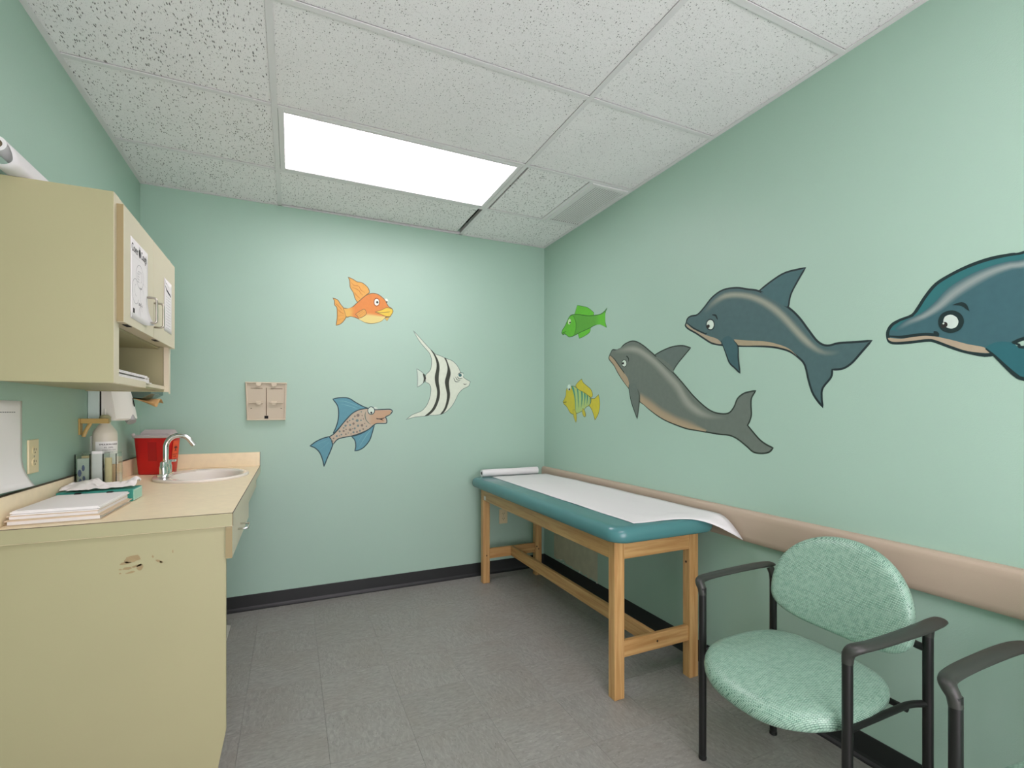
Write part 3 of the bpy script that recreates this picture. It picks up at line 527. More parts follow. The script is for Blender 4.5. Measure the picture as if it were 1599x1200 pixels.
# vinyl wall guard along the right wall
prof = [(0, .805), (.012, .805), (.021, .800), (.026, .790), (.027, .772), (.027, .690), (.026, .674), (.021, .666), (.010, .663), (0, .663)]
bm = N(); rings(bm, [[(XR - d, y, z) for d, z in prof] for y in (YF, YB - .004)])
obj('trim_1', bm, M_rail, kind='structure', smooth=True, auto=40)

# unpainted plaster patch under the table, ragged lower edge
random.seed(3)
pts = [(3.28, .62), (2.69, .62)]
y = 2.69
while y < 3.28:
    pts.append((y, .1 + random.uniform(-.006, .016) + (.02 if 3.1 < y < 3.2 else 0))); y += .02
pts.append((3.28, .105))
bm = N(); flat(bm, pts, lambda u, v: (XR - .0006, u, v)); obj('bare_patch', bm, M_plaster, wr)
bm = N()
for yy, zz in ((3.17, .118), (3.13, .108), (3.15, .124), (2.905, .104), (2.90, .112), (2.69, .098)):
    bmesh.ops.create_icosphere(bm, subdivisions=1, radius=.006, matrix=Matrix.Translation((XR - .006, yy, zz)) @ Matrix.Diagonal((.6, 1.5, .7, 1)))
obj('plaster_crumbs', bm, mat('plaster_chip', (214, 212, 200), .9), wr, kind='stuff')

# ================================================================ CEILING LIGHTS AND VENT
def troffer(y0, label):
    x0, x1 = GX - 2 * MOD + .013, GX - .013; y0 += .013; y1 = y0 + MOD - .026; f = .026
    t = thing('ceiling_light', label, 'light', ((x0 + x1) / 2, (y0 + y1) / 2, HC))
    bm = N()
    for a in ((x0, x0 + f, y0, y1), (x1 - f, x1, y0, y1), (x0 + f, x1 - f, y0, y0 + f), (x0 + f, x1 - f, y1 - f, y1)):
        box(bm, *a, HC - .002, HC + .014, .002, 1)
    box(bm, x0, x1, y0, y1, HC + .02, HC + .085)
    obj('frame', bm, M_tee, t)
    obj('diffuser', BX(x0 + f, x1 - f, y0 + f, y1 - f, HC + .004, HC + .009), M_lamp, t, label='glowing white prismatic diffuser')
troffer(LIGHT_ROWS[0], 'lit white fluorescent ceiling panel in front of the back wall')
troffer(LIGHT_ROWS[1], 'second lit fluorescent ceiling panel above the viewer, outside the photograph')

t = thing('air_vent', 'white louvred return vent in the ceiling beside the right wall', 'vent', (1.71, 2.63, HC))
x0, x1, y0, y1 = VX + .012, XR - .023, GY + .014, GY + MOD - .014
bm = N()
for a in ((x0, x0 + .03, y0, y1), (x1 - .012, x1, y0, y1), (x0 + .03, x1 - .012, y0, y0 + .03), (x0 + .03, x1 - .012, y1 - .03, y1)):
    box(bm, *a, HC - .006, HC + .004, .0015, 1)
obj('frame', bm, M_tee, t)
obj('duct_back', BX(x0 + .01, x1 - .01, y0 + .01, y1 - .01, HC + .012, HC + .015), mat('grey_duct', (96, 96, 93), .8), t)
nsl = 13; px = (x1 - .012 - x0 - .03) / nsl; sl = None
for k in range(nsl):
    xc = x0 + .03 + px * (k + .5)
    if sl is None:
        bm = N()
        rings(bm, [[(xc - .0066, yy, HC - .0020), (xc - .0064, yy, HC - .0008), (xc + .0062, yy, HC - .0008), (xc + .0064, yy, HC - .0020)] for yy in (y0 + .032, y1 - .032)])
        sl = obj('slat', bm, M_tee, t); sx = xc
    else:
        o = sl.copy(); COL.objects.link(o); o.location = (xc - sx, 0, 0)
bm = N()
for k in range(nsl + 1): box(bm, x0 + .03 + px * k - .003, x0 + .03 + px * k + .001, y1 - .036, y1 - .030, HC - .0065, HC - .004)
obj('slot_row', bm, M_dark, t)

# ================================================================ WALL PAINTINGS
def smooth2(pts, closed):
    """catmull-rom through 2-D mm points, sharp where flagged"""
    n = len(pts); idx = [i for i, p in enumerate(pts) if len(p) > 2]
    P = [Vector((p[0] / 1000, p[1] / 1000, 0)) for p in pts]
    if not closed:
        cuts = sorted({0, n - 1, *idx}); out = []
        for a, b in zip(cuts, cuts[1:]): out += catmull(P[a:b + 1], 4)[:-1]
        return [(v.x, v.y) for v in out] + [(P[-1].x, P[-1].y)]
    if not idx: return [(v.x, v.y) for v in catmull(P, 4, True)]
    k = idx[0]; Q = P[k:] + P[:k] + [P[k]]; cuts = sorted({0, n, *[(i - k) % n for i in idx]}); out = []
    for a, b in zip(cuts, cuts[1:]): out += catmull(Q[a:b + 1], 4)[:-1]
    return [(v.x, v.y) for v in out]
def resample(pts, n):
    P = [Vector(p) for p in pts]; L = [0]
    for a, b in zip(P, P[1:]): L.append(L[-1] + (b - a).length)
    out = []; j = 0
    for i in range(n):
        s = L[-1] * i / (n - 1)
        while j < len(L) - 2 and L[j + 1] < s: j += 1
        f = (s - L[j]) / max(1e-9, L[j + 1] - L[j]); out.append(P[j].lerp(P[j + 1], min(1, max(0, f))))
    return out
def plin(c): return [x * k for x, k in zip(rgb(c)[:3], PKL)] + [1]
WALL_SHOWN = (168, 187, 175)
PKL = [lin(a) / lin(b) for a, b in zip(WALL, WALL_SHOWN)]
def unlin(x): return 255 * (12.92 * x if x <= .0031308 else 1.055 * x ** (1 / 2.4) - .055)
def pm(c): return paint([int(round(min(250, unlin(v)))) for v in plin(c)[:3]])
PXM = {'back': .0046, 'right': .0036}                # metres per photo pixel for line widths
def build_mural(label, wall, parts):
    b0 = [p for p in parts if p[1] == 'body'][0][5]
    s0 = sum(p[0] for p in b0) / len(b0) / 1000; z0 = min(p[1] for p in b0) / 1000
    base = (s0, YB, z0) if wall == 'back' else (XR, s0, z0)
    dol = 'dolphin' in label
    t = thing('dolphin_mural' if dol else 'fish_mural', label, 'mural', base, 'painted dolphins on the right wall' if dol else 'painted fish on the walls')
    made = {}; sc = PXM[wall]
    for i, pt in enumerate(parts):
        par, name, kind, col, wd = pt[:5]; rest = pt[5:]
        off = .0004 + .00013 * i
        def F(o):
            return (lambda u, v: (u, YB - o, v)) if wall == 'back' else (lambda u, v: (XR - o, u, v))
        P_ = made.get(par, t); bm = N()
        if kind == 'F':
            q = smooth2(rest[0], True); flat(bm, q, F(off)); o = obj(name, bm, pm(col), P_, recalc=False)
            if wd:
                bm = N(); strip(bm, q, wd[1] * sc * .62, F(off + .00006), True); obj('outline', bm, pm(wd[0]), o, recalc=False)
        elif kind == 'E':
            for (a, b, rx, ry) in rest[0]:
                flat(bm, [(a / 1000 + rx / 1000 * math.cos(2 * PI * k / 20), b / 1000 + ry / 1000 * math.sin(2 * PI * k / 20)) for k in range(20)], F(off))
            o = obj(name, bm, pm(col), P_, recalc=False, kind='stuff' if len(rest[0]) > 3 else None)
        elif kind in 'LR':
            strip(bm, smooth2(rest[0], kind == 'R'), wd * sc * .62, F(off), kind == 'R'); o = obj(name, bm, pm(col), P_, recalc=False)
        elif kind == 'M':
            for r in rest:
                o = obj(name, strip(N(), smooth2(r, False), wd * sc * .62, F(off)), pm(col), P_, recalc=False)
            bm.free()
        elif kind == 'B':
            n = 28; A = [resample(smooth2(r, False), n) for r in rest]; cs = [plin(c) for c in col]
            flay = bm.loops.layers.float_color.new('tint')
            body = plin(g_body(parts))
            V = []; C = []
            rowsB = []
            for r in range(2):
                for s in range(3 if r == 0 else 4):
                    f = s / 3; rowsB.append(([A[r][k].lerp(A[r + 1][k], f) for k in range(n)], [x + (y_ - x) * (f * f * (3 - 2 * f)) for x, y_ in zip(cs[r], cs[r + 1])]))
            fade = name == 'back_sheen'
            for pts_, c_ in rowsB:
                V.append([bm.verts.new(F(off)(p.x, p.y)) for p in pts_])
                cc = []
                for k in range(n):
                    g = min(1, min(k, n - 1 - k) / 5) if fade else 1
                    cc.append([b_ + (x - b_) * g for x, b_ in zip(c_, body)])
                C.append(cc)
            for a in range(len(V) - 1):
                for k in range(n - 1):
                    f = bm.faces.new((V[a][k], V[a][k + 1], V[a + 1][k + 1], V[a + 1][k]))
                    for l_, c_ in zip(f.loops, (C[a][k], C[a][k + 1], C[a + 1][k + 1], C[a + 1][k])): l_[flay] = c_
            o = obj(name, bm, M_blend, P_, recalc=False)
        made[name] = o
def g_body(parts): return [p for p in parts if p[1] == 'body'][0][3]
for mural in MURALS: build_mural(*mural)

# ================================================================ EXAM TABLE
t = thing('exam_table', 'wooden exam table with teal padded top against the right wall', 'table', (1.50, 2.5, 0))
LX = ((1.262, 1.315), (1.690, 1.743)); LY = ((1.692, 1.737), (3.250, 3.296)); ZT = .695
def woodpart(nm, *a, bev=.003, L=None, label=None):
    o = obj(nm, BX(*a, bev, 2), M_wood, t, label=label); uv_box(o, L); return o
for lx in LX:
    for ly in LY: woodpart('leg', *lx, *ly, 0, ZT, L=2)
woodpart('apron', 1.264, 1.284, LY[0][1], LY[1][0], .605, ZT, L=1)
woodpart('apron', 1.720, 1.740, LY[0][1], LY[1][0], .605, ZT, L=1)
woodpart('apron', LX[0][1], LX[1][0], 1.694, 1.714, .605, ZT, L=0)
woodpart('apron', LX[0][1], LX[1][0], 3.274, 3.294, .605, ZT, L=0)
woodpart('stretcher', LX[0][1] - .001, LX[1][0] + .001, 1.702, 1.722, .172, .245, L=0)
woodpart('stretcher', LX[0][1] - .001, LX[1][0] + .001, 3.262, 3.282, .172, .245, L=0)
woodpart('stretcher', 1.488, 1.510, 1.722, 3.262, .175, .245, L=1)
bm = N()
for p, d in (((1.505, 1.7025, .208), 1), ((1.29, 3.2505, .2), 1), ((1.716, 3.2505, .2), 1), ((1.689, 1.715, .54), 0), ((1.7, 3.2505, .22), 1)):
    bmesh.ops.create_cone(bm, cap_ends=True, segments=12, radius1=.005, radius2=.005, depth=.003,
        matrix=Matrix.Translation(p) @ (Matrix.Rotation(PI / 2, 4, 'X') if d else Matrix.Rotation(PI / 2, 4, 'Y')))
obj('screw_holes', bm, mat('dark_screw', (60, 44, 30), .5), t)
obj('sticker', BX(1.2625, 1.264, 3.205, 3.235, .612, .64), M_white, t, label='small white sticker at the far end of the front apron')
cx, cy, hx, hy = 1.501, 2.505, .292, .893
out = []
R_ = .075
for (sx, sy, a0) in ((1, 1, 0), (-1, 1, 90), (-1, -1, 180), (1, -1, 270)):
    for k in range(7):
        a = math.radians(a0 + 15 * k); out.append((cx + sx * (hx - R_) + R_ * math.cos(a), cy + sy * (hy - R_) + R_ * math.sin(a)))
def dense(o, m=4):
    r = []
    for a, b in zip(o, o[1:] + o[:1]):
        L = math.dist(a, b); k = max(1, int(L / .12))
        for i in range(k): r.append((a[0] + (b[0] - a[0]) * i / k, a[1] + (b[1] - a[1]) * i / k))
    return r
out = dense(out)
bm = N()
pr_ = [(-.030, 0), (-.010, .001), (-.004, .006), (0, .018), (.001, .034), (-.003, .05), (-.011, .061), (-.022, .066), (-.045, .068)]
loops = []
for d, h in pr_:
    loops.append([(cx + (p[0] - cx) * (1 + d / hx), cy + (p[1] - cy) * (1 + d / hy), ZT + h) for p in out])
rings(bm, loops); bmesh.ops.triangulate(bm, faces=[f for f in bm.faces if len(f.verts) > 4])
obj('cushion', bm, M_vinyl, t, smooth=True, auto=60, label='teal vinyl padded top')
ZP = ZT + .068

# exam paper: roll at the far end, sheet pulled over the pad, loose end flopping down
t = thing('exam_paper', 'white paper roll pulled along the teal exam table as a sheet', 'paper', (1.57, 2.5, ZP))
bm = N()
nx, ny = 18, 60
def sheet(s, q):          # s across 0..1 (left to right), q along 0..1 (far to near)
    xl_ = 1.352 - .012 * q; xr_ = 1.806 + .012 * q
    x = xl_ + (xr_ - xl_) * s
    yend = 1.662 - .03 * s - .125 * max(0, (s - .45) / .55) ** 1.5
    y_ = 3.30 + (yend - 3.30) * q
    z = ZP + .0012
    ridge = .0016 * math.sin(x * 43 + y_ * 6) * math.sin(y_ * 9 + 1.3)
    edge = max(0, 1.632 - y_)
    z += max(0, ridge)
    z -= 2.6 * edge ** 1.6
    z += .010 * max(0, 1 - abs(y_ - 1.70) / .06) * max(0, 1 - abs(s - .62) / .45)
    z += .006 * max(0, (s - .9) / .1) * max(0, min(1, (3.2 - y_) * 3))
    return (x, y_, z)
V = [[bm.verts.new(sheet(i / nx, (j / ny) ** .85)) for i in range(nx + 1)] for j in range(ny + 1)]
for j in range(ny):
    for i in range(nx): bm.faces.new((V[j][i], V[j][i + 1], V[j + 1][i + 1], V[j + 1][i]))
o = obj('sheet', bm, M_sheet, t, smooth=True)
md = o.modifiers.new('paper', 'SOLIDIFY'); md.thickness = .0005; md.offset = 1
RY = 3.325
o = obj('roll', lathe(N(), [(.0, 0), (.027, 0), (.027, .462), (.0, .462)], (0, 0, 0), 28, cap0=False, cap1=False), M_sheet, t, smooth=True, auto=40)
o.data.transform(Matrix.Translation((1.279 - 1.57, RY - 2.5, .028)) @ Matrix.Rotation(PI / 2, 4, 'Y') @ Matrix.Translation((1.57, 2.5, ZP)))
cr = obj('core', lathe(N(), [(.0, -.001), (.011, -.001), (.012, 0)], (0, 0, 0), 20, cap0=False, cap1=False), M_dark, o)
cr.data.transform(Matrix.Translation((1.279 - 1.57, RY - 2.5, .028)) @ Matrix.Rotation(PI / 2, 4, 'Y') @ Matrix.Translation((1.57, 2.5, ZP)))

# ================================================================ CHAIRS
def make_chair(label):
    xf, xb, y0, y1 = 1.330, 1.682, .7675, 1.2745
    t = thing('armchair', label, 'chair', ((xf + xb) / 2, (y0 + y1) / 2, 0), 'mint waiting chairs by the right wall')
    t.rotation_euler = (0, 0, math.radians(-2.4)); r = .0130
    for y_, sg in ((y0, -1), (y1, 1)):
        for nm, x in (('leg', xf), ('leg', xb)):
            o = obj(nm, tube(N(), [(x, y_, .006), (x, y_, .615)], r, 16), M_frame, t, smooth=True, auto=50)
            obj('glide', lathe(N(), [(.011, 0), (.0135, .002), (.0135, .012), (.0125, .014)], (x, y_, 0), 16), M_dark, o, smooth=True, auto=50)
        # arm: rounded bend over the front leg, paddle flaring outward, bend down to the rear leg
        C = [(xf, y_, .590), (xf - .001, y_ + sg * .003, .612), (xf - .001, y_ + sg * .012, .628), (xf + .014, y_ + sg * .022, .636), (xf + .05, y_ + sg * .028, .639), (xf + .11, y_ + sg * .031, .642),
             (xf + .19, y_ + sg * .032, .645), (xf + .27, y_ + sg * .031, .648), (xf + .330, y_ + sg * .027, .650), (xf + .364, y_ + sg * .023, .650), (xf + .382, y_ + sg * .021, .646)]
        S = [(.0135, .0135), (.0145, .0145), (.0160, .0150), (.0180, .0125), (.0200, .0100), (.0215, .0090), (.0225, .0088), (.0235, .0088), (.0235, .0090), (.0195, .0085), (.0090, .0050)]
        CC = catmull(C, 4)
        SS = []
        for i in range(len(C) - 1):
            for s in range(4): SS.append(tuple(a + (b - a) * s / 4 for a, b in zip(S[i], S[i + 1])))
        SS.append(S[-1])
        bm = loft(N(), CC, SS, 16, side=Vector((0, 1, 0)))
        tube(bm, [(xb, y_, .598), (xb, y_ + sg * .003, .622), (xb, y_ + sg * .014, .641)], .0132, 16)
        obj('armrest', bm, M_arm, t, smooth=True, auto=60, label='charcoal moulded armrest')
        iy = y_ - sg * .02
        obj('side_rail', tube(N(), fillet([(xf, y_, .392), (xf + .03, iy, .394), (xb - .05, iy, .402), (xb, y_, .402)], .03), .0095, 12), M_frame, t, smooth=True, auto=50)
        obj('back_bracket', tube(N(), fillet([(xb, y_, .560), (xb - .004, y_ - sg * .03, .562), (xb - .012, y_ - sg * .06, .575)], .02), .011, 10), M_frame, t, smooth=True, auto=50)
    for x in (xf + .06, xb - .06): obj('cross_bar', tube(N(), [(x, y0 + .02, .388), (x, y1 - .02, .388)], .009, 12), M_frame, t, smooth=True, auto=50)
    ym = (y0 + y1) / 2; xm = 1.458
    ol = []
    for k in range(64):
        a = 2 * PI * k / 64; c, s = math.cos(a), math.sin(a)
        u = .203 * math.copysign(abs(c) ** (2 / 3.3), c); v = .2345 * math.copysign(abs(s) ** (2 / 3.6), s)
        if u < 0: u *= 1 + .24 * (1 - (v / .2335) ** 2)      # front edge bows out
        v *= 1 - .07 * max(0, u / .203)
        ol.append((xm + u, ym + v))
    def seat_fn(u, v, w_):
        f = max(0, (1.36 - u) / .13)
        return (u, v, .378 + w_ + .05 * (u - 1.30) * (1 if u > 1.30 else 0) - .020 * f * f)
    obj('seat', cushion(N(), ol, .056, .010, seat_fn), M_fab, t, smooth=True, label='mint green woven vinyl seat')
    ol = []
    for k in range(64):
        a = 2 * PI * k / 64; c, s = math.cos(a), math.sin(a)
        if s >= 0: u = .231 * math.copysign(abs(c) ** (2 / 2.15), c); v = .212 * abs(s) ** (2 / 2.15)
        else: u = .231 * math.copysign(abs(c) ** (2 / 2.9), c); v = -.098 * abs(s) ** (2 / 2.9)
        ol.append((u, .605 + v))
    def back_fn(u, v, w_):
        return (1.688 - w_ - .55 * u * u + .16 * (v - .605) + .002, ym - .012 + u, v)
    obj('backrest', cushion(N(), ol, .046, .012, back_fn), M_fab, t, smooth=True, label='mint green rounded backrest pad')
    return t
c1 = make_chair('mint green padded armchair with black frame, whole in view beside the exam table')
def copy_thing(root, loc, label):
    r = root.copy(); COL.objects.link(r); r.location = loc; r['label'] = label
    for ch in list(root.children):
        c = ch.copy(); COL.objects.link(c); c.parent = r
        for g in ch.children:
            d = g.copy(); COL.objects.link(d); d.parent = c
    return r
copy_thing(c1, (c1.location.x, c1.location.y - .723, 0), 'nearest armchair, only its dark armrest and front leg showing at the right frame edge')

# ================================================================ COUNTER
XF, YN, ZC = -.180, 1.868, .905                     # front edge, near edge, top of the worktop
SKC, SKA, SKB = (-.425, 2.985), .213, .268          # drop-in sink
t = thing('sink_counter', 'peach laminate worktop with low backsplash along the left wall', 'counter', (-.49, 2.65, .86))
bm = N()
out = [(XF, YN), (XF, YB - .001), (XL + .001, YB - .001), (XL + .001, YN)]
ov = []
for a, b in zip(out, out[1:] + out[:1]):
    for i in range(10): ov.append(bm.verts.new((a[0] + (b[0] - a[0]) * i / 10, a[1] + (b[1] - a[1]) * i / 10, ZC)))
iv = [bm.verts.new((SKC[0] + (SKA - .02) * math.cos(2 * PI * k / 40), SKC[1] + (SKB - .02) * math.sin(2 * PI * k / 40), ZC)) for k in range(40)]
es = [bm.edges.new((v[i], v[(i + 1) % len(v)])) for v in (ov, iv) for i in range(len(v))]
bmesh.ops.triangle_fill(bm, edges=es, use_beauty=True)
r = bmesh.ops.extrude_face_region(bm, geom=bm.faces[:])
bmesh.ops.translate(bm, verts=[v for v in r['geom'] if isinstance(v, bmesh.types.BMVert)], vec=(0, 0, -.045))
obj('worktop', bm, M_top, t)
obj('near_edge', BX(XL + .001, XF, YN - .0012, YN, .861, ZC - .0014), M_lam, t, label='cream laminate edge strip')
obj('front_edge', BX(XF, XF + .0012, YN - .0012, YB - .001, .861, ZC - .0014), M_door, t, label='pale laminate edge strip')
bm = N(); box(bm, XL + .001, XF + .0014, YN - .0014, YN + .0006, ZC - .0014, ZC + .0004); box(bm, XF - .0006, XF + .0014, YN, YB - .001, ZC - .0014, ZC + .0004)
box(bm, XF - .0002, XF + .0014, YN - .0014, YN, .861, ZC)
obj('edge_seam', bm, M_seam, t, label='thin dark brown seam along the laminate edge')
obj('backsplash', BX(XL + .001, XL + .019, YN, YB - .001, ZC, .992, .0015, 1), M_top, t)
obj('backsplash', BX(XL + .019, XF, YB - .019, YB - .001, ZC, .992, .0015, 1), M_top, t)
bm = N(); box(bm, XL + .0015, XL + .0192, YN, YB - .019, .9915, .9928); box(bm, XF - .0004, XF + .0006, YB - .019, YB - .001, ZC, .992)
obj('backsplash_seam', bm, M_seam, t)

t = thing('counter_cabinet', 'cream laminate counter base with open knee space behind its end panel', 'cabinet', (-.49, 1.9, 0))
bm = N()
prism(bm, [(XL + .001, 0), (-.232, 0), (-.222, .06), (-.2015, .165), (-.2015, .8595), (XL + .001, .8595)], lambda u, v, d: (u, d, v), 1.884, 1.903)
sp = obj('end_panel', bm, M_lam, t)
random.seed(11)
bm = N()
def blob(cx, cy, rx, ry, n=11, rot=0):
    p = []
    for k in range(n):
        a = 2 * PI * k / n; q = random.uniform(.65, 1.1); u, v = rx * q * math.cos(a), ry * q * math.sin(a)
        p.append((cx + u * math.cos(rot) - v * math.sin(rot), cy + u * math.sin(rot) + v * math.cos(rot)))
    flat(bm, p, lambda u, v: (u, 1.8834, v))
for a in ((-.458, .779, .024, .013, 14, .12), (-.474, .768, .017, .005, 9, .15), (-.445, .757, .018, .004, 9, .2), (-.437, .752, .009, .012, 9, 0),
          (-.470, .752, .014, .005, 9, .1), (-.461, .738, .015, .0035, 9, .25), (-.487, .750, .005, .003, 7, 0), (-.488, .738, .004, .003, 7, 0),
          (-.4045, .781, .003, .005, 8, 0), (-.388, .764, .012, .004, 8, -.6), (-.382, .760, .005, .006, 7, 0), (-.351, .791, .002, .006, 7, 0)): blob(*a)
obj('glue_marks', bm, M_glue, sp, label='tan sticker glue marks left on the end panel', recalc=False)
obj('rear_cleat', BX(XL + .001, XL + .02, 1.905, YB - .005, .77, .8595), M_lam, t)
obj('apron', BX(-.219, -.201, 1.905, YB - .005, .775, .8595), M_door, t)
dr = obj('drawer_front', BX(-.2005, -.1815, 1.868, 2.56, .752, .8585, .0012, 1), M_door, t)
bm = N(); box(bm, -.2008, -.1812, 1.8674, 1.868, .7525, .858); obj('edge_band', bm, M_edge, dr, label='tan edge band on the drawer front')
obj('handle', tube(N(), fillet([(-.182, 2.06, .808), (-.148, 2.06, .808), (-.148, 2.156, .808), (-.182, 2.156, .808)], .012), .004, 10), M_chrome, dr, smooth=True, label='chrome wire pull')

# sink
t = thing('sink', 'oval white drop-in sink set in the peach worktop', 'sink', (SKC[0], SKC[1], ZC))
bm = N()
prof = [(1.0, .0005), (1.005, .004), (1.0, .010), (.985, .0135), (.95, .014), (.90, .012)]
lp = [[(SKC[0] + SKA * s * math.cos(2 * PI * k / 48), SKC[1] + SKB * s * math.sin(2 * PI * k / 48), ZC + h) for k in range(48)] for s, h in prof]
bcx = SKC[0] + .022                                  # the bowl sits forward, leaving a tap ledge at the wall
for s, h in ((.80, .009), (.775, .0), (.74, -.04), (.66, -.09), (.48, -.125), (.25, -.138), (.11, -.141)):
    lp.append([(bcx + SKA * s * .96 * math.cos(2 * PI * k / 48), SKC[1] + SKB * s * math.sin(2 * PI * k / 48), ZC + h) for k in range(48)])
rings(bm, lp, cap0=False, cap1=True)
obj('basin', bm, M_porc, t, smooth=True, auto=50)
obj('drain', lathe(N(), [(.024, -.1405), (.023, -.138), (.012, -.1385)], (bcx, SKC[1], ZC), 20), M_chrome, t, smooth=True)

# tap
FX, FY, FZ = -.586, 2.985, ZC + .0125
t = thing('faucet', 'chrome gooseneck tap with two handles behind the oval sink', 'tap', (FX, FY, FZ))
bm = N()
ol = superell(.026, .078, 32, 5)
rings(bm, [[(FX + u * s, FY + v * s, FZ + h) for u, v in ol] for s, h in ((1, 0), (1, .011), (.95, .015))])
obj('base_plate', bm, M_chrome, t, smooth=True, auto=40)
obj('collar', lathe(N(), [(.021, .012), (.021, .03), (.017, .036), (.0155, .06)], (FX, FY, FZ), 20), M_chrome, t, smooth=True, auto=40)
pts = [(FX, FY, FZ + .05), (FX, FY, FZ + .13)]
for k in range(0, 15): 
    a = PI - k * (PI * .83) / 14; pts.append((FX + .058 + .058 * math.cos(a), FY, FZ + .145 + .062 * math.sin(a)))
e = Vector(pts[-1]); d = (Vector(pts[-1]) - Vector(pts[-2])).normalized(); pts.append(tuple(e + d * .028))
obj('spout', tube(N(), pts, .0125, 16), M_chrome, t, smooth=True, auto=50)
for sg in (-1, 1):
    y_ = FY + sg * .052
    o = obj('handle', lathe(N(), [(.017, .012), (.017, .05), (.0145, .056), (.014, .072), (.012, .076)], (FX, y_, FZ), 18), M_chrome, t, smooth=True, auto=40)
    obj('lever', BX(FX - .008, FX + .008 + (.026 if sg > 0 else 0), y_ - .008 + (sg * .004), y_ + .008 + sg * .012, FZ + .066, FZ + .079, .003), M_chrome, o)

# low white unit on the floor below the counter
t = thing('floor_scale', 'low white unit with black top on the floor, mostly hidden behind the counter end panel', 'floor unit', (-.43, 3.1, 0))
bm = N(); prism(bm, [(3.0, .002), (3.2, .002), (3.2, .012), (3.0, .095)], lambda u, v, d: (d, u, v), -.55, -.318); obj('body', bm, M_white, t)
bm = N(); prism(bm, [(3.004, .0955), (3.196, .0135), (3.196, .052), (3.09, .098)], lambda u, v, d: (d, u, v), -.55, -.336); obj('top', bm, M_dark, t, label='black top')
bm = N(); box(bm, -.552, -.3175, 2.998, 3.202, 0, .003); obj('foot', bm, M_dark, t)

# ================================================================ WALL CABINET
CX, C0, C1, CZ0, CZ1 = -.519, 1.870, 2.635, 1.335, 1.930
t = thing('wall_cabinet', 'cream two-door wall cabinet with open bottom shelf above the counter', 'cabinet', (-.65, 2.25, CZ0))
obj('side_panel', BX(XL + .001, CX + .0180, C0, C0 + .018, CZ0, CZ1, .0008, 1), M_lam, t)
obj('side_panel', BX(XL + .001, CX + .0180, C1 - .018, C1, CZ0, CZ1, .0008, 1), M_lam, t)
obj('top_panel', BX(XL + .001, CX - .001, C0 + .018, C1 - .018, CZ1 - .018, CZ1), M_lam, t)
obj('bottom_panel', BX(XL + .001, CX - .001, C0 + .018, C1 - .018, CZ0 + .004, CZ0 + .022), M_lam, t)
obj('shelf', BX(XL + .005, CX - .02, C0 + .018, C1 - .018, 1.527, 1.545), M_lam, t)
obj('back_panel', BX(XL + .001, XL + .007, C0 + .018, C1 - .018, CZ0 + .022, CZ1 - .018), M_inside, t, label='tan cabinet back')
bm = N(); box(bm, CX, CX + .018, C0 + .018, C0 + .048, CZ0, CZ1); box(bm, CX + .018, CX + .0188, C0 + .0005, C0 + .048, CZ0 + .0005, CZ1 - .0005); obj('stile', bm, M_door, t)
bm = N(); box(bm, CX, CX + .018, C1 - .030, C1 - .018, CZ0, CZ1); box(bm, CX + .018, CX + .0188, C1 - .030, C1, CZ0 - .008, CZ1 - .0005); obj('stile', bm, M_door, t)
obj('top_rail', BX(CX, CX + .018, C0 + .048, C1 - .03, CZ1 - .045, CZ1, .0008, 1), M_door, t)
obj('mid_rail', BX(CX - .018, CX + .018, C0 + .048, C1 - .03, 1.535, 1.556), M_door, t)
obj('bottom_rail', BX(CX - .0005, CX + .018, C0 + .048, 2.235, CZ0 + .001, 1.360, .0008, 1), M_door, t, label='cream bottom rail, its right half missing')
obj('shelf_lip', BX(CX - .0015, CX + .004, 2.235, C1 - .03, 1.345, 1.360), M_door, t)
DX = CX + .019
def cab_door(y0, y1, hy):
    d = obj('door', BX(DX, DX + .019, y0, y1, 1.530, 1.903, .0012, 1), M_door, t)
    obj('edge_band', BX(DX + .001, DX + .018, y0 - .0004, y0, 1.5312, 1.902), M_edge, d)
    b = DX + .019
    obj('handle', tube(N(), fillet([(b - .002, hy, 1.665), (b + .03, hy, 1.665), (b + .03, hy, 1.572), (b - .002, hy, 1.572)], .013), .004, 10), M_nickel, d, smooth=True, label='satin metal wire pull')
    bm = N(); box(bm, DX + .001, DX + .016, y0 + .05, y0 + .10, 1.5285, 1.530); obj('bumper', bm, M_dark, d)
cab_door(1.892, 2.2485, 2.158); cab_door(2.2515, 2.622, 2.262)
FD = DX + .019                                        # face of the doors
def on_door(o): return lambda u, v: (FD + o, u, v)
def door_sheet(nm, label, y0, y1, z0, z1, curl=True):
    q = thing(nm, label, 'poster', (FD, (y0 + y1) / 2, z0))
    bm = N(); n = 10
    def f(s, r):
        d = .0006 + (.022 * max(0, (s + (1 - r) - 1.66) / .34) ** 2 if curl else 0)
        return (FD + d, y0 + (y1 - y0) * s - (.05 * d if curl else 0), z0 + (z1 - z0) * r + (.35 * d if curl else 0))
    V = [[bm.verts.new(f(i / n, j / n)) for i in range(n + 1)] for j in range(n + 1)]
    for j in range(n):
        for i in range(n): bm.faces.new((V[j][i], V[j][i + 1], V[j + 1][i + 1], V[j + 1][i]))
    o = obj('sheet', bm, M_paper, q, smooth=True); md = o.modifiers.new('p', 'SOLIDIFY'); md.thickness = .0003
    return q
q = door_sheet('poster', 'white cover your cough poster taped to the left cabinet door', 1.958, 2.166, 1.556, 1.826)
bm = N(); O = on_door(.0012)
text(bm, 'Cover', .034, lambda u, v: O(1.968 + u * .86, 1.783 + v * 1.15), bold=.0012); text(bm, 'Cough', .034, lambda u, v: O(2.078 + u * .80, 1.783 + v * 1.15), bold=.0012)
text(bm, 'your', .012, lambda u, v: O(2.052 + u * .8, 1.812 + v))
flat(bm, [(2.063 + .012 * math.cos(2 * PI * k / 18), 1.796 + .016 * math.sin(2 * PI * k / 18)) for k in range(18)], O)
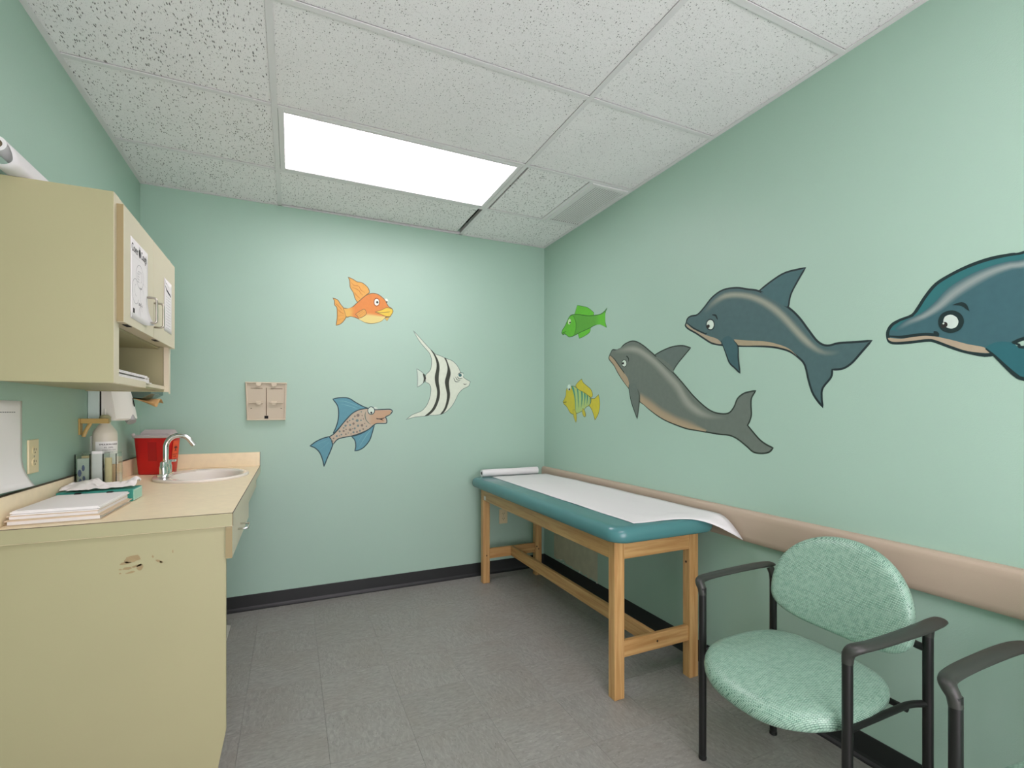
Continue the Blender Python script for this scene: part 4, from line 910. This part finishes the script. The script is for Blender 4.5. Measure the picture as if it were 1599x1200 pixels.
obj('heading', bm, M_ink, q, recalc=False)
bm = N()
def circ(cx, cy, rx, ry, a0=0, a1=360, w_=.0016):
    strip(bm, [(cx + rx * math.cos(math.radians(a0 + (a1 - a0) * k / 26)), cy + ry * math.sin(math.radians(a0 + (a1 - a0) * k / 26))) for k in range(27)], w_, O, taper=False)
circ(2.064, 1.715, .044, .040, -60, 300); circ(2.015, 1.655, .040, .042, 60, 330); circ(2.053, 1.712, .016, .020, 40, 260); circ(2.075, 1.716, .012, .018, -80, 120)
circ(2.09, 1.65, .022, .03, 20, 300, .001); circ(2.02, 1.66, .016, .02, 90, 300, .001); circ(2.075, 1.585, .022, .028, 30, 190, .0012); circ(2.10, 1.60, .03, .035, 120, 220, .0012)
strip(bm, [(2.10, 1.700), (2.150, 1.697)], .0012, O); strip(bm, [(1.975, 1.770), (2.15, 1.770)], .0008, O)
for k in range(4):
    strip(bm, [(2.035, 1.722 - k * .009), (2.058, 1.722 - k * .009)], .0012, O, taper=False); strip(bm, [(2.06 + .006 * k, 1.672 + .004 * (k % 2)), (2.066 + .006 * k, 1.680 - .004 * (k % 2))], .003, O, taper=False)
    strip(bm, [(2.05, 1.618 - .005 * (k % 2) + .002 * k), (2.06 + .012 * k, 1.622 - .006 * (k % 2))], .0022, O, taper=False)
obj('line_drawing', bm, M_grey_ink, q, recalc=False)
bm = N(); flat(bm, [(1.985, 1.578), (2.003, 1.578), (2.003, 1.594), (1.985, 1.594)], O); obj('corner_mark', bm, M_ink, q, recalc=False)
q = door_sheet('notice_sheet', 'narrow white list sheet with a dark bird mark on the right cabinet door', 2.415, 2.552, 1.585, 1.805, False)
bm = N(); strip(bm, [(2.435, 1.775), (2.46, 1.762), (2.485, 1.757), (2.52, 1.752), (2.54, 1.747)], .010, O); strip(bm, [(2.43, 1.80), (2.45, 1.785), (2.46, 1.79)], .004, O); strip(bm, [(2.47, 1.79), (2.49, 1.778)], .003, O)
obj('mark', bm, M_ink, q, recalc=False)
bm = N()
for k in range(12):
    strip(bm, [(2.455, 1.735 - k * .012), (2.462, 1.735 - k * .012)], .003, O, taper=False); strip(bm, [(2.47, 1.735 - k * .012), (2.53, 1.735 - k * .012)], .0012, O, taper=False)
obj('list_lines', bm, M_grey_ink, q, recalc=False)
bm = N(); strip(bm, [(2.417, 1.803), (2.417, 1.587)], .004, O, taper=False); obj('torn_edge', bm, mat('brown_stain', (140, 104, 84), .8), q, recalc=False)

# papers on the open shelf
ZS = CZ0 + .022
t = thing('paper_stack', 'sheaf of white papers lying in the open shelf of the wall cabinet', 'paper', (-.60, 2.09, ZS))
random.seed(5)
for k in range(6):
    a, b = random.uniform(-.006, .006), random.uniform(-.02, .02)
    obj('sheet', BX(-.73 + a, -.512 + a, 1.93 + b, 2.30 + b, ZS + .0005 + k * .0045, ZS + .0040 + k * .0045), M_paper if k % 3 else mat('grey_paper', (186, 184, 180), .8), t)
t = thing('form_box', 'small lilac grey box end beside the papers in the open shelf', 'box', (-.55, 1.94, ZS))
bm = N(); box(bm, -.66, -.508, 1.9205, 1.927, ZS, ZS + .045, .001, 1); obj('box', bm, mat('lilac_card', (188, 180, 178), .8), t)
t = thing('wire_rack', 'tiny rack of white prongs on the shelf lip under the doors', 'rack', (-.51, 2.27, ZS))
for k in range(3): obj('prong', BX(-.513, -.509, 2.262 + k * .022, 2.269 + k * .022, ZS, ZS + .020, .001, 1), M_white, t)
obj('base', BX(-.535, -.508, 2.255, 2.35, ZS, ZS + .004), M_white, t)

# spare exam paper lying on top of the cabinet: a tight roll with a loose outer turn
t = thing('spare_paper_roll', 'spare white paper roll with a loose outer turn on top of the wall cabinet', 'roll', (-.72, 2.1, CZ1))
RX, RZ, RR = -.736, CZ1 + .056, .0205
def along(prof, y0, y1, closed=False):
    bm = N(); n = 14; k_ = len(prof)
    V = [[bm.verts.new((x, y0 + (y1 - y0) * i / n, z)) for x, z in prof] for i in range(n + 1)]
    for i in range(n):
        for j in range(k_ if closed else k_ - 1): bm.faces.new((V[i][j], V[i][(j + 1) % k_], V[i + 1][(j + 1) % k_], V[i + 1][j]))
    if closed:
        bm.faces.new(V[0][::-1]); bm.faces.new(V[-1])
    return bm
ro = obj('roll', along([(RX + RR * math.cos(2 * PI * k / 28), RZ + RR * math.sin(2 * PI * k / 28)) for k in range(28)], 1.792, 2.34, True), M_sheet, t, smooth=True, auto=50)
obj('core', along([(RX + .0115 * math.cos(2 * PI * k / 20), RZ + .0115 * math.sin(2 * PI * k / 20)) for k in range(20)], 1.7915, 1.80, True), mat('card_core', (96, 84, 66), .9), ro)
pf = catmull([(RX - .010, RZ + RR + .001, 0), (RX + .008, RZ + RR - .001, 0), (RX + .021, RZ + .004, 0), (RX + .030, RZ - .022, 0), (RX + .030, RZ - .042, 0), (RX + .014, CZ1 + .0016, 0), (RX - .012, CZ1 + .004, 0), (RX - .026, CZ1 + .016, 0)], 5)
o = obj('loose_sheet', along([(v.x, v.y) for v in pf], 1.796, 2.33), M_sheet, t, smooth=True); md = o.modifiers.new('p', 'SOLIDIFY'); md.thickness = .0005

# ================================================================ LEFT WALL
def outlet(fn, label, loc, pl):
    t = thing('wall_outlet', label, 'outlet', loc)
    def bxx(u0, u1, v0, v1, d0, d1, bev=.0):
        bm = N(); box(bm, u0, u1, d0, d1, v0, v1, bev, 2)
        for v in bm.verts: v.co = Vector(fn(v.co.x, v.co.z, v.co.y))
        return bm
    obj('cover_plate', bxx(-.035, .035, -.057, .057, 0, .006, .002), pl, t)
    for s in (-1, 1):
        bm = N(); prism(bm, [(.0165 * math.cos(a), s * .020 + .014 * math.sin(a)) for a in [2 * PI * k / 20 for k in range(20)]], fn, .006, .0085)
        r = obj('receptacle', bm, pl, t)
        bm = N()
        for a in ((-.008, -.0055, s * .020, s * .020 + .008), (.0055, .008, s * .020, s * .020 + .0065), (-.0022, .0022, s * .020 - .009, s * .020 - .0045)):
            prism(bm, [(a[0], a[2]), (a[1], a[2]), (a[1], a[3]), (a[0], a[3])], fn, .0085, .0088)
        obj('slots', bm, M_dark, r)
    bm = N(); prism(bm, [(.003 * math.cos(a), .003 * math.sin(a)) for a in [2 * PI * k / 10 for k in range(10)]], fn, .006, .0075); obj('screw', bm, M_nickel, t)
outlet(lambda u, v, d: (XL + d, 2.157 + u, 1.095 + v), 'ivory double wall outlet above the backsplash, right of the taped notice', (XL, 2.157, 1.04), M_ivory)
outlet(lambda u, v, d: (1.502 + u, YB - d, .432 + v), 'ivory wall outlet on the back wall under the exam table', (1.502, YB, .37), M_ivory)

t = thing('taped_notice', 'white notice with curling lower edge taped to the left wall beside the outlet', 'notice', (XL, 1.98, 1.01))
bm = N(); n = 14; y0, y1, z0, z1 = 1.872, 2.088, 1.003, 1.281
V = []
for j in range(n + 1):
    r = j / n; c = max(0, (.35 - r) / .35) ** 2
    V.append([bm.verts.new((XL + .0015 + .030 * c * (.4 + .6 * i / n), y0 + (y1 - y0) * i / n + .004 * c, z0 + (z1 - z0) * r)) for i in range(n + 1)])
for j in range(n):
    for i in range(n): bm.faces.new((V[j][i], V[j][i + 1], V[j + 1][i + 1], V[j + 1][i]))
o = obj('sheet', bm, M_paper, t, smooth=True); md = o.modifiers.new('p', 'SOLIDIFY'); md.thickness = .0003
bm = N(); L = lambda u, v: (XL + .0022, u, v)
for k in range(9): strip(bm, [(1.93 + k * .013, 1.2445), (1.940 + k * .013, 1.2445)], .0035, L, taper=False)
obj('heading', bm, M_grey_ink, t, recalc=False)

# soap dispenser under the far end of the cabinet
t = thing('soap_dispenser', 'white wall soap dispenser with grey nozzle on the left wall beyond the cabinet', 'dispenser', (-.73, 2.73, 1.21))
obj('backplate', BX(XL + .0005, -.757, 2.643, 2.82, 1.214, 1.47, .004), mat('pale_mint_plastic', (196, 214, 206), .4), t)
obj('seam', BX(-.757, -.7505, 2.646, 2.817, 1.218, 1.466), M_dark, t)
bm = N()
def plan(s):
    p = [(-.7505, 2.643), (-.700 - s * .3, 2.643)]
    for k in range(1, 9):
        a = k / 9; p.append((-.700 - s * .3 + .040 * math.sin(PI * (a * .62 + .0)) * (1 - s * 3.2) , 2.643 + .177 * a))
    p += [(-.690 - s * .4, 2.82), (-.7505, 2.82)]
    return p
rings(bm, [[(x, y, z) for x, y in plan(s)] for s, z in ((.02, 1.207), (.0, 1.215), (.03, 1.29), (.08, 1.38), (.12, 1.47))])
bmesh.ops.triangulate(bm, faces=[f for f in bm.faces if len(f.verts) > 4])
cvr = obj('cover', bm, M_white, t, smooth=True, auto=35)
bm = N(); prism(bm, [(2.778 + .004 * math.cos(a), 1.29 + .020 * math.sin(a)) for a in [2 * PI * k / 16 for k in range(16)]], lambda u, v, d: (-.671 + d - (v - 1.29) * .16, u, v), 0, .003)
obj('window', bm, M_dark, cvr)
bm = N(); loft(bm, [(-.688, 2.76, 1.232), (-.672, 2.745, 1.206), (-.668, 2.741, 1.199)], [(.020, .020), (.020, .020), (.018, .018)], 18)
obj('nozzle', bm, mat('grey_plastic', (150, 152, 148), .4), t, smooth=True, auto=50)

# paper towel dispenser behind it
t = thing('towel_dispenser', 'smoky paper towel dispenser with brown towel hanging out, near the corner', 'dispenser', (-.72, 3.12, 1.30))
obj('cabinet', prism(N(), [(XL + .0005, 1.316), (-.690, 1.316), (-.652, 1.338), (-.652, 1.62), (XL + .0005, 1.62)], lambda u, v, d: (u, d, v), 3.0, 3.26), M_smoke, t)
bm = N(); n = 10
V = [[bm.verts.new((-.75 + .105 * (j / n), 3.03 + .2 * i / 6, 1.322 - .006 * (1 - j / n) - .052 * (j / n) ** 1.3 * (.55 + .45 * math.sin(i * 1.1)) * (1.0 if i < 4 else .8))) for i in range(7)] for j in range(n + 1)]
for j in range(n):
    for i in range(6): bm.faces.new((V[j][i], V[j][i + 1], V[j + 1][i + 1], V[j + 1][i]))
o = obj('towel', bm, M_towel, t, smooth=True, label='brown paper towel'); md = o.modifiers.new('p', 'SOLIDIFY'); md.thickness = .0015
obj('towel_roll', BX(-.78, -.70, 3.02, 3.24, 1.325, 1.345, .004), M_towel, t)

# bracket that holds the bottle by its neck
t = thing('wall_bracket', 'tan wall bracket reaching out over the white bottle', 'bracket', (XL, 2.56, 1.15))
obj('wall_plate', BX(XL + .0005, XL + .006, 2.545, 2.575, 1.150, 1.2175, .001, 1), M_brass, t)
obj('arm', BX(XL + .006, -.700, 2.549, 2.565, 1.197, 1.2175, .002), M_brass, t)
bm = N(); loft(bm, [(-.762, 2.557, 1.198), (-.778, 2.557, 1.165), (-.785, 2.557, 1.142)], [(.004, .007)] * 3, 8); obj('brace', bm, M_brass, t)

# ================================================================ THINGS ON THE COUNTER
ZT_ = ZC
# bottle
BXc = (-.727, 2.605)
t = thing('bottle', 'white plastic pump bottle with printed label behind the acrylic organizer', 'bottle', (BXc[0], BXc[1], ZT_))
bm = lathe(N(), [(.039, .0005), (.042, .004), (.042, .245), (.040, .256), (.022, .285), (.019, .288), (.019, .296)], (BXc[0], BXc[1], ZT_), 32)
body = obj('body', bm, M_cream_pl, t, smooth=True, auto=50)
obj('cap', lathe(N(), [(.020, .296), (.020, .318), (.013, .326), (.006, .328)], (BXc[0], BXc[1], ZT_), 20), M_lam, t, smooth=True, auto=50)
obj('stem', lathe(N(), [(.0045, .326), (.0045, .352), (.003, .354)], (BXc[0], BXc[1], ZT_), 12), M_white, t, smooth=True)
A0 = math.atan2(-BXc[1], -BXc[0])
def cyl(o, aoff): return lambda u, v: (BXc[0] + (.042 + o) * math.cos(A0 + aoff + u / .042), BXc[1] + (.042 + o) * math.sin(A0 + aoff + u / .042), ZT_ + v)
bm = N(); Cf = cyl(.0004, .25)
V = [[bm.verts.new(Cf(-.045 + .09 * i / 14, v)) for i in range(15)] for v in (.10, .215)]
for i in range(14): bm.faces.new((V[0][i], V[0][i + 1], V[1][i + 1], V[1][i]))
lb = obj('label', bm, M_paper, t, smooth=True)
bm = N(); Ct = cyl(.0009, .05)
text(bm, 'EMULSION HAND', .0085, lambda u, v: Ct(u - .022, v + .2), bold=.0006); text(bm, '4%  20ML', .008, lambda u, v: Ct(u - .006, v + .187)); text(bm, 'antiseptic skin cleanser', .0055, lambda u, v: Ct(u - .012, v + .178)); text(bm, 'for external use only', .0045, lambda u, v: Ct(u - .012, v + .168))
obj('lettering', bm, M_ink, lb, recalc=False)

# small printed card standing behind
t = thing('printed_card', 'small printed white card leaning on the wall left of the bottle', 'card', (-.775, 2.66, ZT_))
bm = N(); rings(bm, [[(-.795, 2.66, ZT_ + .0878), (-.745, 2.665, ZT_ + .0878), (-.745, 2.668, ZT_ + .235), (-.795, 2.663, ZT_ + .235)], [(-.795, 2.662, ZT_ + .0878), (-.745, 2.667, ZT_ + .0878), (-.745, 2.67, ZT_ + .235), (-.795, 2.665, ZT_ + .235)]])
obj('card', bm, M_mintcard if False else mat('pale_card', (206, 212, 200), .7), t)
bm = N()
for a in ((-.782, 1.11, .006, .010), (-.765, 1.075, .007, .016), (-.772, 1.05, .005, .009)): flat(bm, [(a[0] + a[2] * math.cos(2 * PI * k / 10), a[1] + a[3] * math.sin(2 * PI * k / 10)) for k in range(10)], lambda u, v: (u, 2.6595 + (u + .795) * .1 + (v - 1.0) * .012, v))
obj('print', bm, mat('grey_green_ink', (120, 136, 124), .8), t, recalc=False)
obj('stand', BX(-.796, -.744, 2.655, 2.675, ZT_ + .0005, ZT_ + .0876), mat('pale_card', (206, 212, 200), .7), t)

# acrylic organizer and the packets in it
OX0, OX1, OY0, OY1, OZ1 = -.777, -.645, 2.440, 2.520, ZT_ + .172
t = thing('acrylic_organizer', 'clear acrylic organizer holding packets on the counter against the left wall', 'organizer', (-.712, 2.507, ZT_))
th = .003
obj('front_panel', BX(OX0, OX1, OY0, OY0 + th, ZT_ + .0036, OZ1, .0006, 1), M_clear, t)
obj('back_panel', BX(OX0, OX1, OY1 - th, OY1, ZT_ + .0036, OZ1 + .006, .0006, 1), M_clear, t)
for x in (OX0, -.731, -.690, OX1 - th): obj('divider', BX(x, x + th, OY0 + th, OY1 - th, ZT_ + .0036, OZ1, .0006, 1), M_clear, t)
obj('bottom', BX(OX0, OX1, OY0, OY1, ZT_ + .0005, ZT_ + .0034), M_clear, t)
def packet(nm, label, cat, x0, x1, y0, y1, h, c, lean=0.0, mark=False, puff=.004):
    z0 = ZT_ + .0042
    q = thing(nm, label, cat, ((x0 + x1) / 2, (y0 + y1) / 2, z0))
    bm = N(); nx_, nz_ = 6, 10
    def g(i, j, s):
        a, b = i / nx_, j / nz_; pz = (math.sin(PI * a) * math.sin(PI * (.1 + .8 * b))) ** .5
        return (x0 + (x1 - x0) * a + lean * b, (y0 + y1) / 2 + s * ((y1 - y0) / 2 - puff + puff * pz), z0 + h * b)
    F_ = [[bm.verts.new(g(i, j, -1)) for i in range(nx_ + 1)] for j in range(nz_ + 1)]
    B_ = [[bm.verts.new(g(i, j, 1)) for i in range(nx_ + 1)] for j in range(nz_ + 1)]
    for j in range(nz_):
        for i in range(nx_):
            bm.faces.new((F_[j][i], F_[j][i + 1], F_[j + 1][i + 1], F_[j + 1][i])); bm.faces.new((B_[j][i + 1], B_[j][i], B_[j + 1][i], B_[j + 1][i + 1]))
    for j in range(nz_):
        bm.faces.new((B_[j][0], F_[j][0], F_[j + 1][0], B_[j + 1][0])); bm.faces.new((F_[j][nx_], B_[j][nx_], B_[j + 1][nx_], F_[j + 1][nx_]))
    for i in range(nx_):
        bm.faces.new((F_[nz_][i], F_[nz_][i + 1], B_[nz_][i + 1], B_[nz_][i])); bm.faces.new((B_[0][i], B_[0][i + 1], F_[0][i + 1], F_[0][i]))
    obj('packet', bm, mat('packet_%d' % c[0], c, .7, bump=.1, bscale=80), q, smooth=True, auto=50)
    if mark:
        bm = N(); Y_ = y0 - .0008
        for k, (u, v, a, b) in enumerate(((.25, .62, .012, .03), (.55, .75, .010, .026), (.3, .38, .010, .03), (.6, .48, .009, .02), (.45, .2, .008, .014))):
            cx, cz = x0 + (x1 - x0) * u, z0 + h * v
            flat(bm, [(cx + a * .5 * math.cos(2 * PI * m / 8), cz + b * .5 * math.sin(2 * PI * m / 8)) for m in range(8)], lambda u, v: (u, Y_, v))
        obj('print', bm, mat('blue_ink', (96, 108, 140), .7), q, recalc=False)
packet('wrapped_packet', 'pale packet with blue print in the left slot of the acrylic organizer', 'packet', -.772, -.735, 2.448, 2.466, .150, (186, 198, 184), 0, True)
packet('depressor_packet', 'cream tongue depressor packet behind the printed one in the organizer', 'packet', -.768, -.736, 2.478, 2.510, .158, (222, 206, 160))
packet('gauze_packet', 'wide white paper packet in the middle slot of the organizer', 'packet', -.7265, -.692, 2.446, 2.472, .178, (228, 228, 224))
packet('swab_packet', 'white swab packet in the right slot of the organizer', 'packet', -.684, -.6640, 2.446, 2.466, .150, (222, 220, 212))
packet('swab_box', 'tan card strip standing behind the swab packet in the organizer', 'box', -.682, -.654, 2.478, 2.510, .120, (214, 180, 140))

# sharps container
def rot_fn(c, a): return lambda u, v, z: (c[0] + u * math.cos(a) - v * math.sin(a), c[1] + u * math.sin(a) + v * math.cos(a), z)
SH = rot_fn((-.668, 3.215), math.radians(-15))
t = thing('sharps_container', 'red sharps container with clear lid on the counter in the corner', 'container', (-.668, 3.215, ZT_))
def rr(a, b, z, n=36): return [SH(u, v, z) for u, v in superell(a, b, n, 4.5)]
bm = N(); rings(bm, [rr(a, b, ZT_ + h) for a, b, h in ((.074, .046, .0006), (.081, .052, .006), (.083, .054, .03), (.096, .064, .200), (.098, .066, .2)) ])
obj('tub', bm, M_red, t, smooth=True, auto=50)
bm = N(); rings(bm, [rr(a, b, ZT_ + h) for a, b, h in ((.101, .069, .200), (.104, .072, .203), (.104, .072, .212), (.094, .062, .216))]); ld = obj('lid', bm, M_frost, t, smooth=True, auto=40, label='frosted clear lid')
bm = N(); prism(bm, [(-.02, .216), (.055, .216), (.055, .222), (.035, .238), (.02, .243), (-.02, .225)], lambda u, v, d: SH(d, u, ZT_ + v), -.074, .074); obj('hood', bm, M_frost, ld)
for s in (-1, 1): obj('tab', lathe(N(), [(.008, .214), (.008, .222), (.004, .226)], SH(s * .088, -.058, ZT_), 10), M_frost, ld, smooth=True)
bm = N(); prism(bm, [(-.052, .19), (-.040, .19), (-.040, .06), (-.052, .09)], lambda u, v, d: SH(d, u + .05, ZT_ + v), -.101, -.093); obj('side_clip', bm, M_frost, t)
# label on the face right of the tap: orange with a black trefoil of rings
def face(o):
    def f(u, v):
        s = (v - .03) / .17; return SH(u, -(.054 + .010 * s) - o, ZT_ + v)
    return f
bm = N(); flat(bm, [(-.018, .075), (.025, .075), (.025, .178), (-.018, .178)], face(.0006)); obj('dark_label', bm, mat('dark_red_label', (172, 18, 20), .4), t, recalc=False)
def side(o):
    def f(u, v):
        s = (v - .03) / .17; return SH(.083 + .013 * s + o, u, ZT_ + v)
    return f
bm = N(); flat(bm, [(-.038, .085), (.026, .085), (.026, .182), (-.038, .182)], side(.0008)); ol_ = obj('orange_label', bm, M_orange, t, recalc=False, label='orange warning label')
bm = N()
for a in (90, 210, 330):
    cx, cy = -.006 + .011 * math.cos(math.radians(a)), .142 + .011 * math.sin(math.radians(a))
    strip(bm, [(cx + .010 * math.cos(math.radians(a + 40 + 280 * k / 16)), cy + .010 * math.sin(math.radians(a + 40 + 280 * k / 16))) for k in range(17)], .0042, side(.0012))
strip(bm, [(-.006 + .009 * math.cos(2 * PI * k / 20), .142 + .009 * math.sin(2 * PI * k / 20)) for k in range(20)], .002, side(.0012), True)
text(bm, 'BIOHAZARD', .0085, lambda u, v: side(.0012)(u - .031, v + .105)); text(bm, 'SHARPS', .0085, lambda u, v: side(.0012)(u - .024, v + .093))
obj('biohazard_sign', bm, M_ink, ol_, recalc=False)

# folders and loose sheets near the camera
def slab(nm, m, parent, p, z0, z1, wav=0.0):
    bm = N(); n = 8; lo = []; hi = []
    q = []
    for a, b in zip(p, p[1:] + p[:1]):
        for k in range(n): q.append((a[0] + (b[0] - a[0]) * k / n, a[1] + (b[1] - a[1]) * k / n))
    f = lambda x, y_: wav * (math.sin(x * 37 + y_ * 11) + math.sin(y_ * 23))
    rings(bm, [[(x, y_, z0 + f(x, y_)) for x, y_ in q], [(x, y_, z1 + f(x, y_)) for x, y_ in q]])
    bmesh.ops.triangulate(bm, faces=[f_ for f_ in bm.faces if len(f_.verts) > 4])
    return obj(nm, bm, m, parent)
def quad(x0, x1, y0, y1, sk=0): return [(x0, y0), (x1, y0 + sk), (x1, y1 + sk), (x0, y1)]
t = thing('manila_folder', 'lower manila folder at the bottom of the paper pile on the counter', 'folder', (-.65, 2.08, ZT_), 'manila folders on the counter')
slab('back_cover', M_manila, t, quad(-.772, -.546, 1.915, 2.225, .006), ZT_ + .0005, ZT_ + .0025)
slab('contents', M_paper, t, quad(-.768, -.552, 1.924, 2.232, .006), ZT_ + .0026, ZT_ + .0135)
slab('front_cover', M_manila, t, quad(-.772, -.542, 1.917, 2.222, .010), ZT_ + .0136, ZT_ + .0156)
t = thing('manila_folder', 'upper manila folder with papers inside, in the pile on the counter', 'folder', (-.65, 2.08, ZT_ + .0157), 'manila folders on the counter')
slab('back_cover', M_manila, t, quad(-.770, -.553, 1.922, 2.230, .004), ZT_ + .0157, ZT_ + .0177)
slab('contents', M_paper, t, quad(-.766, -.558, 1.930, 2.235, .004), ZT_ + .0178, ZT_ + .0270)
slab('front_cover', M_manila, t, quad(-.770, -.556, 1.924, 2.228, .002), ZT_ + .0271, ZT_ + .0290)
t = thing('loose_papers', 'white sheets topping the pile of folders on the counter', 'paper', (-.65, 2.1, ZT_ + .0291))
slab('sheet', M_paper, t, quad(-.764, -.556, 1.930, 2.226, .003), ZT_ + .0291, ZT_ + .0320)
slab('sheet', mat('grey_paper', (186, 184, 180), .8), t, quad(-.760, -.560, 1.934, 2.220, .001), ZT_ + .0321, ZT_ + .0340)
slab('sheet', M_paper, t, quad(-.766, -.553, 1.934, 2.238, .003), ZT_ + .0341, ZT_ + .0385)
o = slab('sheet', M_paper, t, quad(-.762, -.558, 1.938, 2.245, .002), ZT_ + .0386, ZT_ + .0415)
for i, x in enumerate((-.705, -.612)):
    obj('clip', BX(x - .009, x + .009, 2.236, 2.252, ZT_ + .036, ZT_ + .0455, .002), M_dark, t, label='small black clip')

# teal box with a tissue spilling over it
t = thing('teal_box', 'flat teal cardboard box lying behind the papers on the counter', 'box', (-.65, 2.36, ZT_))
obj('carton', BX(-.772, -.548, 2.262, 2.380, ZT_ + .0005, ZT_ + .046, .002), M_teal, t)
obj('end_flap', BX(-.5485, -.545, 2.266, 2.376, ZT_ + .002, ZT_ + .044, .001, 1), M_mintcard, t, label='pale mint end flap')
bm = N(); strip(bm, [(2.272, ZT_ + .005), (2.370, ZT_ + .005), (2.370, ZT_ + .041), (2.272, ZT_ + .041)], .002, lambda u, v: (-.5447, u, v), True); obj('end_border', bm, M_white, t, recalc=False)
t = thing('tissue', 'crumpled white tissue draped over the teal box', 'tissue', (-.66, 2.37, ZT_ + .046))
random.seed(9); bm = N(); nx_, ny_ = 34, 22
from mathutils import noise
def tis(i, j):
    a, b = i / nx_, j / ny_
    x = -.772 + .222 * a; y_ = 2.285 + .105 * b + .012 * math.sin(a * 9)
    h = .010 + .020 * abs(noise.noise(Vector((a * 5, b * 4, 1.7)))) + .012 * abs(noise.noise(Vector((a * 11, b * 9, 4.1))))
    h += .018 * math.exp(-((a - .30) / .14) ** 2) * (1 - b * .4) + .012 * math.exp(-((a - .93) / .07) ** 2)
    z = ZT_ + .047 + h * (.35 + .65 * min(1, b * 2.5))
    if b < .25 and .12 < a < .46:                    # loose corner hanging over the near side
        d = (.25 - b) / .25; y_ = 2.285 + .04 - d * .080; z -= .3 * max(0, 2.25 - y_)
    return (x, y_, z)
V = [[bm.verts.new(tis(i, j)) for i in range(nx_ + 1)] for j in range(ny_ + 1)]
for j in range(ny_):
    for i in range(nx_): bm.faces.new((V[j][i], V[j][i + 1], V[j + 1][i + 1], V[j + 1][i]))
o = obj('sheet', bm, mat('soft_tissue', (232, 230, 224), .9), t, smooth=True); md = o.modifiers.new('p', 'SOLIDIFY'); md.thickness = .0008

# ================================================================ BACK WALL BRACKET PLATE
X0, X1, Z0, Z1 = -.262, -.026, 1.193, 1.434
t = thing('wall_mount_plate', 'beige plastic mounting plate with hooks on the back wall left of the fish', 'bracket', ((X0 + X1) / 2, YB, Z0))
xm = (X0 + X1) / 2
pl = obj('plate', prism(N(), [(X0 + .008, Z0), (X1 - .008, Z0), (X1, Z1), (X0, Z1)], lambda u, v, d: (u, YB - d, v), .0005, .014), M_plate, t)
rim = mat('beige_plastic_light', (204, 194, 168), .45)
bm = N(); box(bm, X0, X1, YB - .026, YB - .014, Z1 - .008, Z1, .002); obj('top_rim', bm, rim, t)
bm = N(); box(bm, X0 + .008, X1 - .008, YB - .03, YB - .014, Z0, Z0 + .008, .002); obj('bottom_rim', bm, rim, t)
for s in (-1, 1):
    xa = X0 + .004 if s < 0 else X1 - .008
    obj('side_rim', prism(N(), [(xa + (.008 if s < 0 else -.006), Z0 + .008), (xa + (.012 if s < 0 else -.002), Z0 + .008), (xa + .004, Z1 - .008), (xa, Z1 - .008)], lambda u, v, d: (u, YB - d, v), .014, .024), rim, t)
for zc_ in (Z1 - .012, Z0 + .112):
    for s in (-1, 1):
        xc = xm + s * .043
        bm = N(); prism(bm, [(xc - .016, zc_ + .010), (xc + .016, zc_ + .010), (xc + .013, zc_ - .008), (xc + .006, zc_ - .014), (xc - .006, zc_ - .014), (xc - .013, zc_ - .008)], lambda u, v, d: (u, YB - d, v), .014, .030)
        obj('hook', bm, rim, t)
for s in (-1, 1):
    xa, xb_ = (X0 + .022, xm - .018) if s < 0 else (xm + .018, X1 - .022)
    obj('ledge', BX(xa, xb_, YB - .032, YB - .014, Z0 + .108, Z0 + .113, .001, 1), rim, t)
    obj('groove', BX(xa + .008, xb_ - .004, YB - .0144, YB - .0138, Z1 - .042, Z1 - .038), mat('groove_shadow', (120, 104, 84), .8), t)
obj('rib', BX(xm - .0025, xm + .0025, YB - .0165, YB - .014, Z0 + .03, Z1 - .035, .001, 1), mat('groove_shadow', (120, 104, 84), .8), t)
obj('latch', BX(xm - .011, xm + .011, YB - .0152, YB - .0138, Z0 + .010, Z0 + .028), M_dark, t, label='black latch slot')
for s in (-1, 1): obj('slot', BX(xm + s * .085 - .004, xm + s * .085 + .004, YB - .0144, YB - .0138, Z0 + .073, Z0 + .077), M_dark, t)
